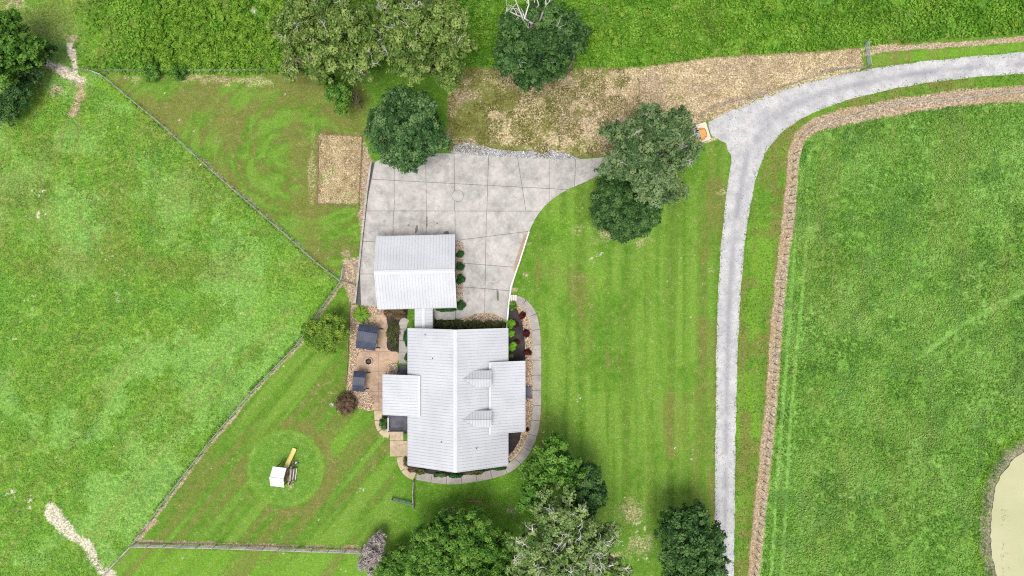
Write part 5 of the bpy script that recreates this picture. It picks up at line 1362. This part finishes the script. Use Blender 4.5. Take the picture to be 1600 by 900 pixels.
for y in (-1.2, 1.2): MB().beam(pq(-.85, y, 2.2), pq(.95, y, 2.2), .05, .14).build('guard_rail', M['wood'], ps)
sl_ = MB(); prof = [(0, 1.55), (.35, 1.5), (1.2, .95), (2.0, .45), (2.4, .25), (2.75, .22)]; A0_ = pq(.62, 1.2, 0); sd_ = Vector((.32, .95, 0)).normalized(); sn = Vector((sd_.y, -sd_.x, 0))
for i in range(len(prof) - 1):
    (u0, z0), (u1, z1) = prof[i], prof[i + 1]; a_ = A0_ + sd_ * u0; b_ = A0_ + sd_ * u1; Z0 = Vector((0, 0, z0)); Z1 = Vector((0, 0, z1)); up = Vector((0, 0, .05))
    for s0, s1, hh in ((-.28, .28, .04), (-.32, -.26, .16), (.26, .32, .16)):
        U = Vector((0, 0, hh)); sl_.hexa([a_ + sn * s0 + Z0, a_ + sn * s1 + Z0, b_ + sn * s1 + Z1, b_ + sn * s0 + Z1, a_ + sn * s0 + Z0 + U, a_ + sn * s1 + Z0 + U, b_ + sn * s1 + Z1 + U, b_ + sn * s0 + Z1 + U])
sl_.build('slide', M['yellow'], ps)
for y in (-1.0, .9): MB().beam(pq(1.95, y, .02), pq(1.15, y, 1.6), .1, .12).build('ladder_stringer', M['wood'], ps)
for i in range(6): MB().beam(pq(1.85 - i * .13, -1.0, .22 + i * .25), pq(1.85 - i * .13, .9, .22 + i * .25), .14, .05).build('rung', M['brownwood' if i % 2 else 'whitepaint'], ps)
MB().beam(pq(1.5, -1.25, 2.35), pq(1.6, 1.7, 2.35), .11, .11).build('swing_beam', M['wood'], ps)
for y in (-1.2, 1.65): 
    MB().beam(pq(1.3, y, 0), pq(1.55, y, 2.35), .1, .1).build('beam_leg', M['wood'], ps); MB().beam(pq(2.0, y, 0), pq(1.55, y, 2.35), .1, .1).build('beam_leg', M['wood'], ps)
MB().box(tuple(pq(1.75, 1.75, .3)), (.3, .4, .5), pa).build('bucket_step', M['whitepaint'], ps)

# ---- orange car, parked nose towards the road
ch = math.radians(18); fr = G(1104.5, 206.5, .7); L_, W_ = 4.3, 1.74
cc = Vector((fr.x - math.cos(ch) * L_ / 2, fr.y - math.sin(ch) * L_ / 2, .075))
car = empty('parked_car', cc, 'orange car with black windscreen surround half hidden under the oak', 'car')
def cq(x, y, z): return Vector((cc.x + x * math.cos(ch) - y * math.sin(ch), cc.y + x * math.sin(ch) + y * math.cos(ch), cc.z + z))
def loft(secs, name, mat, parent, closed_ends=True):
    m = MB(); k = len(secs[0])
    for s_ in secs: m.v += [tuple(cq(*p)) for p in s_]
    for i in range(len(secs) - 1):
        for j in range(k):
            a_ = i * k + j; b_ = i * k + (j + 1) % k; m.f.append((a_, b_, b_ + k, a_ + k))
    if closed_ends: m.f.append(tuple(range(k))[::-1]); e0 = (len(secs) - 1) * k; m.f.append(tuple(e0 + j for j in range(k)))
    o = m.build(name, mat, parent, smooth=False); md = o.modifiers.new('s', 'SUBSURF'); md.levels = 1; md.render_levels = 2; return o
def sec(x, w_, zb_, zs_, zt_, ins=.12):
    return [(x, -w_, zb_), (x, w_, zb_), (x, w_ * 1.02, (zb_ + zs_) / 2), (x, w_, zs_), (x, w_ - ins, zt_), (x, 0, zt_ + .03), (x, -w_ + ins, zt_), (x, -w_, zs_), (x, -w_ * 1.02, (zb_ + zs_) / 2)]
hw = W_ / 2
loft([sec(-2.15, hw * .72, .35, .7, .82), sec(-2.05, hw * .9, .25, .75, .95), sec(-1.4, hw, .2, .8, 1.0), sec(0, hw, .2, .78, .98), sec(.9, hw, .2, .75, .95), sec(1.5, hw * .98, .2, .70, .86), sec(2.0, hw * .86, .25, .62, .74), sec(2.15, hw * .66, .33, .5, .6)], 'body', M['orange'], car)
def cab(x, w_, z): return [(x, -w_, z), (x, w_, z)]
cabin = MB(); ring_b = [(-1.75, hw * .80, .95), (1.0, hw * .84, .93)]; 
b4 = [cq(-1.8, -hw * .82, .94), cq(1.02, -hw * .86, .92), cq(1.02, hw * .86, .92), cq(-1.8, hw * .82, .94)]; t4 = [cq(-1.1, -hw * .66, 1.44), cq(.18, -hw * .68, 1.46), cq(.18, hw * .68, 1.46), cq(-1.1, hw * .66, 1.44)]
cabin.hexa(b4 + t4); cb = cabin.build('cabin', M['black'], car, bevel=.06)
def lerp4(a_, b_, c_, d_, u, v): return a_.lerp(b_, u).lerp(d_.lerp(c_, u), v)
def pane(name, a_, b_, c_, d_, mat, inset=.1, lift=.012):
    n = (b_ - a_).cross(d_ - a_).normalized(); ctr = (a_ + b_ + c_ + d_) / 4
    if n.dot(ctr - cq(-.4, 0, 1.0)) < 0: n = -n
    q = [lerp4(a_, b_, c_, d_, u, v) for u, v in ((inset, inset), (1 - inset, inset), (1 - inset, 1 - inset), (inset, 1 - inset))]
    m = MB(); m.hexa([p - n * .02 for p in q] + [p + n * lift for p in q]); m.build(name, mat, cb)
pane('windscreen', b4[1], b4[2], t4[2], t4[1], M['shield'], .13); pane('rear_window', b4[3], b4[0], t4[0], t4[3], M['shield'], .12)
pane('side_window', b4[0], b4[1], t4[1], t4[0], M['glass']); pane('side_window', b4[2], b4[3], t4[3], t4[2], M['glass'])
pane('roof_skin', t4[0], t4[1], t4[2], t4[3], M['orange'], .02, .03)
for y in (-1, 1):
    MB().beam(cq(1.05, y * hw * .84, .955), cq(2.02, y * hw * .66, .74), .05, .03).build('hood_trim', M['black'], car)
    MB().box(tuple(cq(2.06, y * hw * .52, .62)), (.12, .3, .12), ch).build('headlight', M['whitevinyl'], car, bevel=.02)
    MB().box(tuple(cq(-2.1, y * hw * .55, .72)), (.08, .26, .14), ch).build('tail_light', M['brownwood'], car)
    MB().box(tuple(cq(.85, y * (hw + .08), .98)), (.1, .18, .12), ch).build('mirror', M['black'], car, bevel=.02)
    for x in (-1.3, 1.35):
        ax0, ax1 = cq(x, y * (hw - .2), .31), cq(x, y * (hw + .01), .31)
        w_ = MB().tube([ax0, ax1], .31, 18).build('wheel', M['tyre'], car); MB().tube([ax0.lerp(ax1, .9), ax1 + (ax1 - ax0) * .04], .19, 14).build('rim', M['chrome'], w_)
MB().beam(cq(2.0, -hw * .66, .735), cq(2.0, hw * .66, .735), .06, .035).build('hood_trim', M['black'], car)
MB().box(tuple(cq(2.14, 0, .42)), (.06, .8, .14), ch).build('grille', M['black'], car)
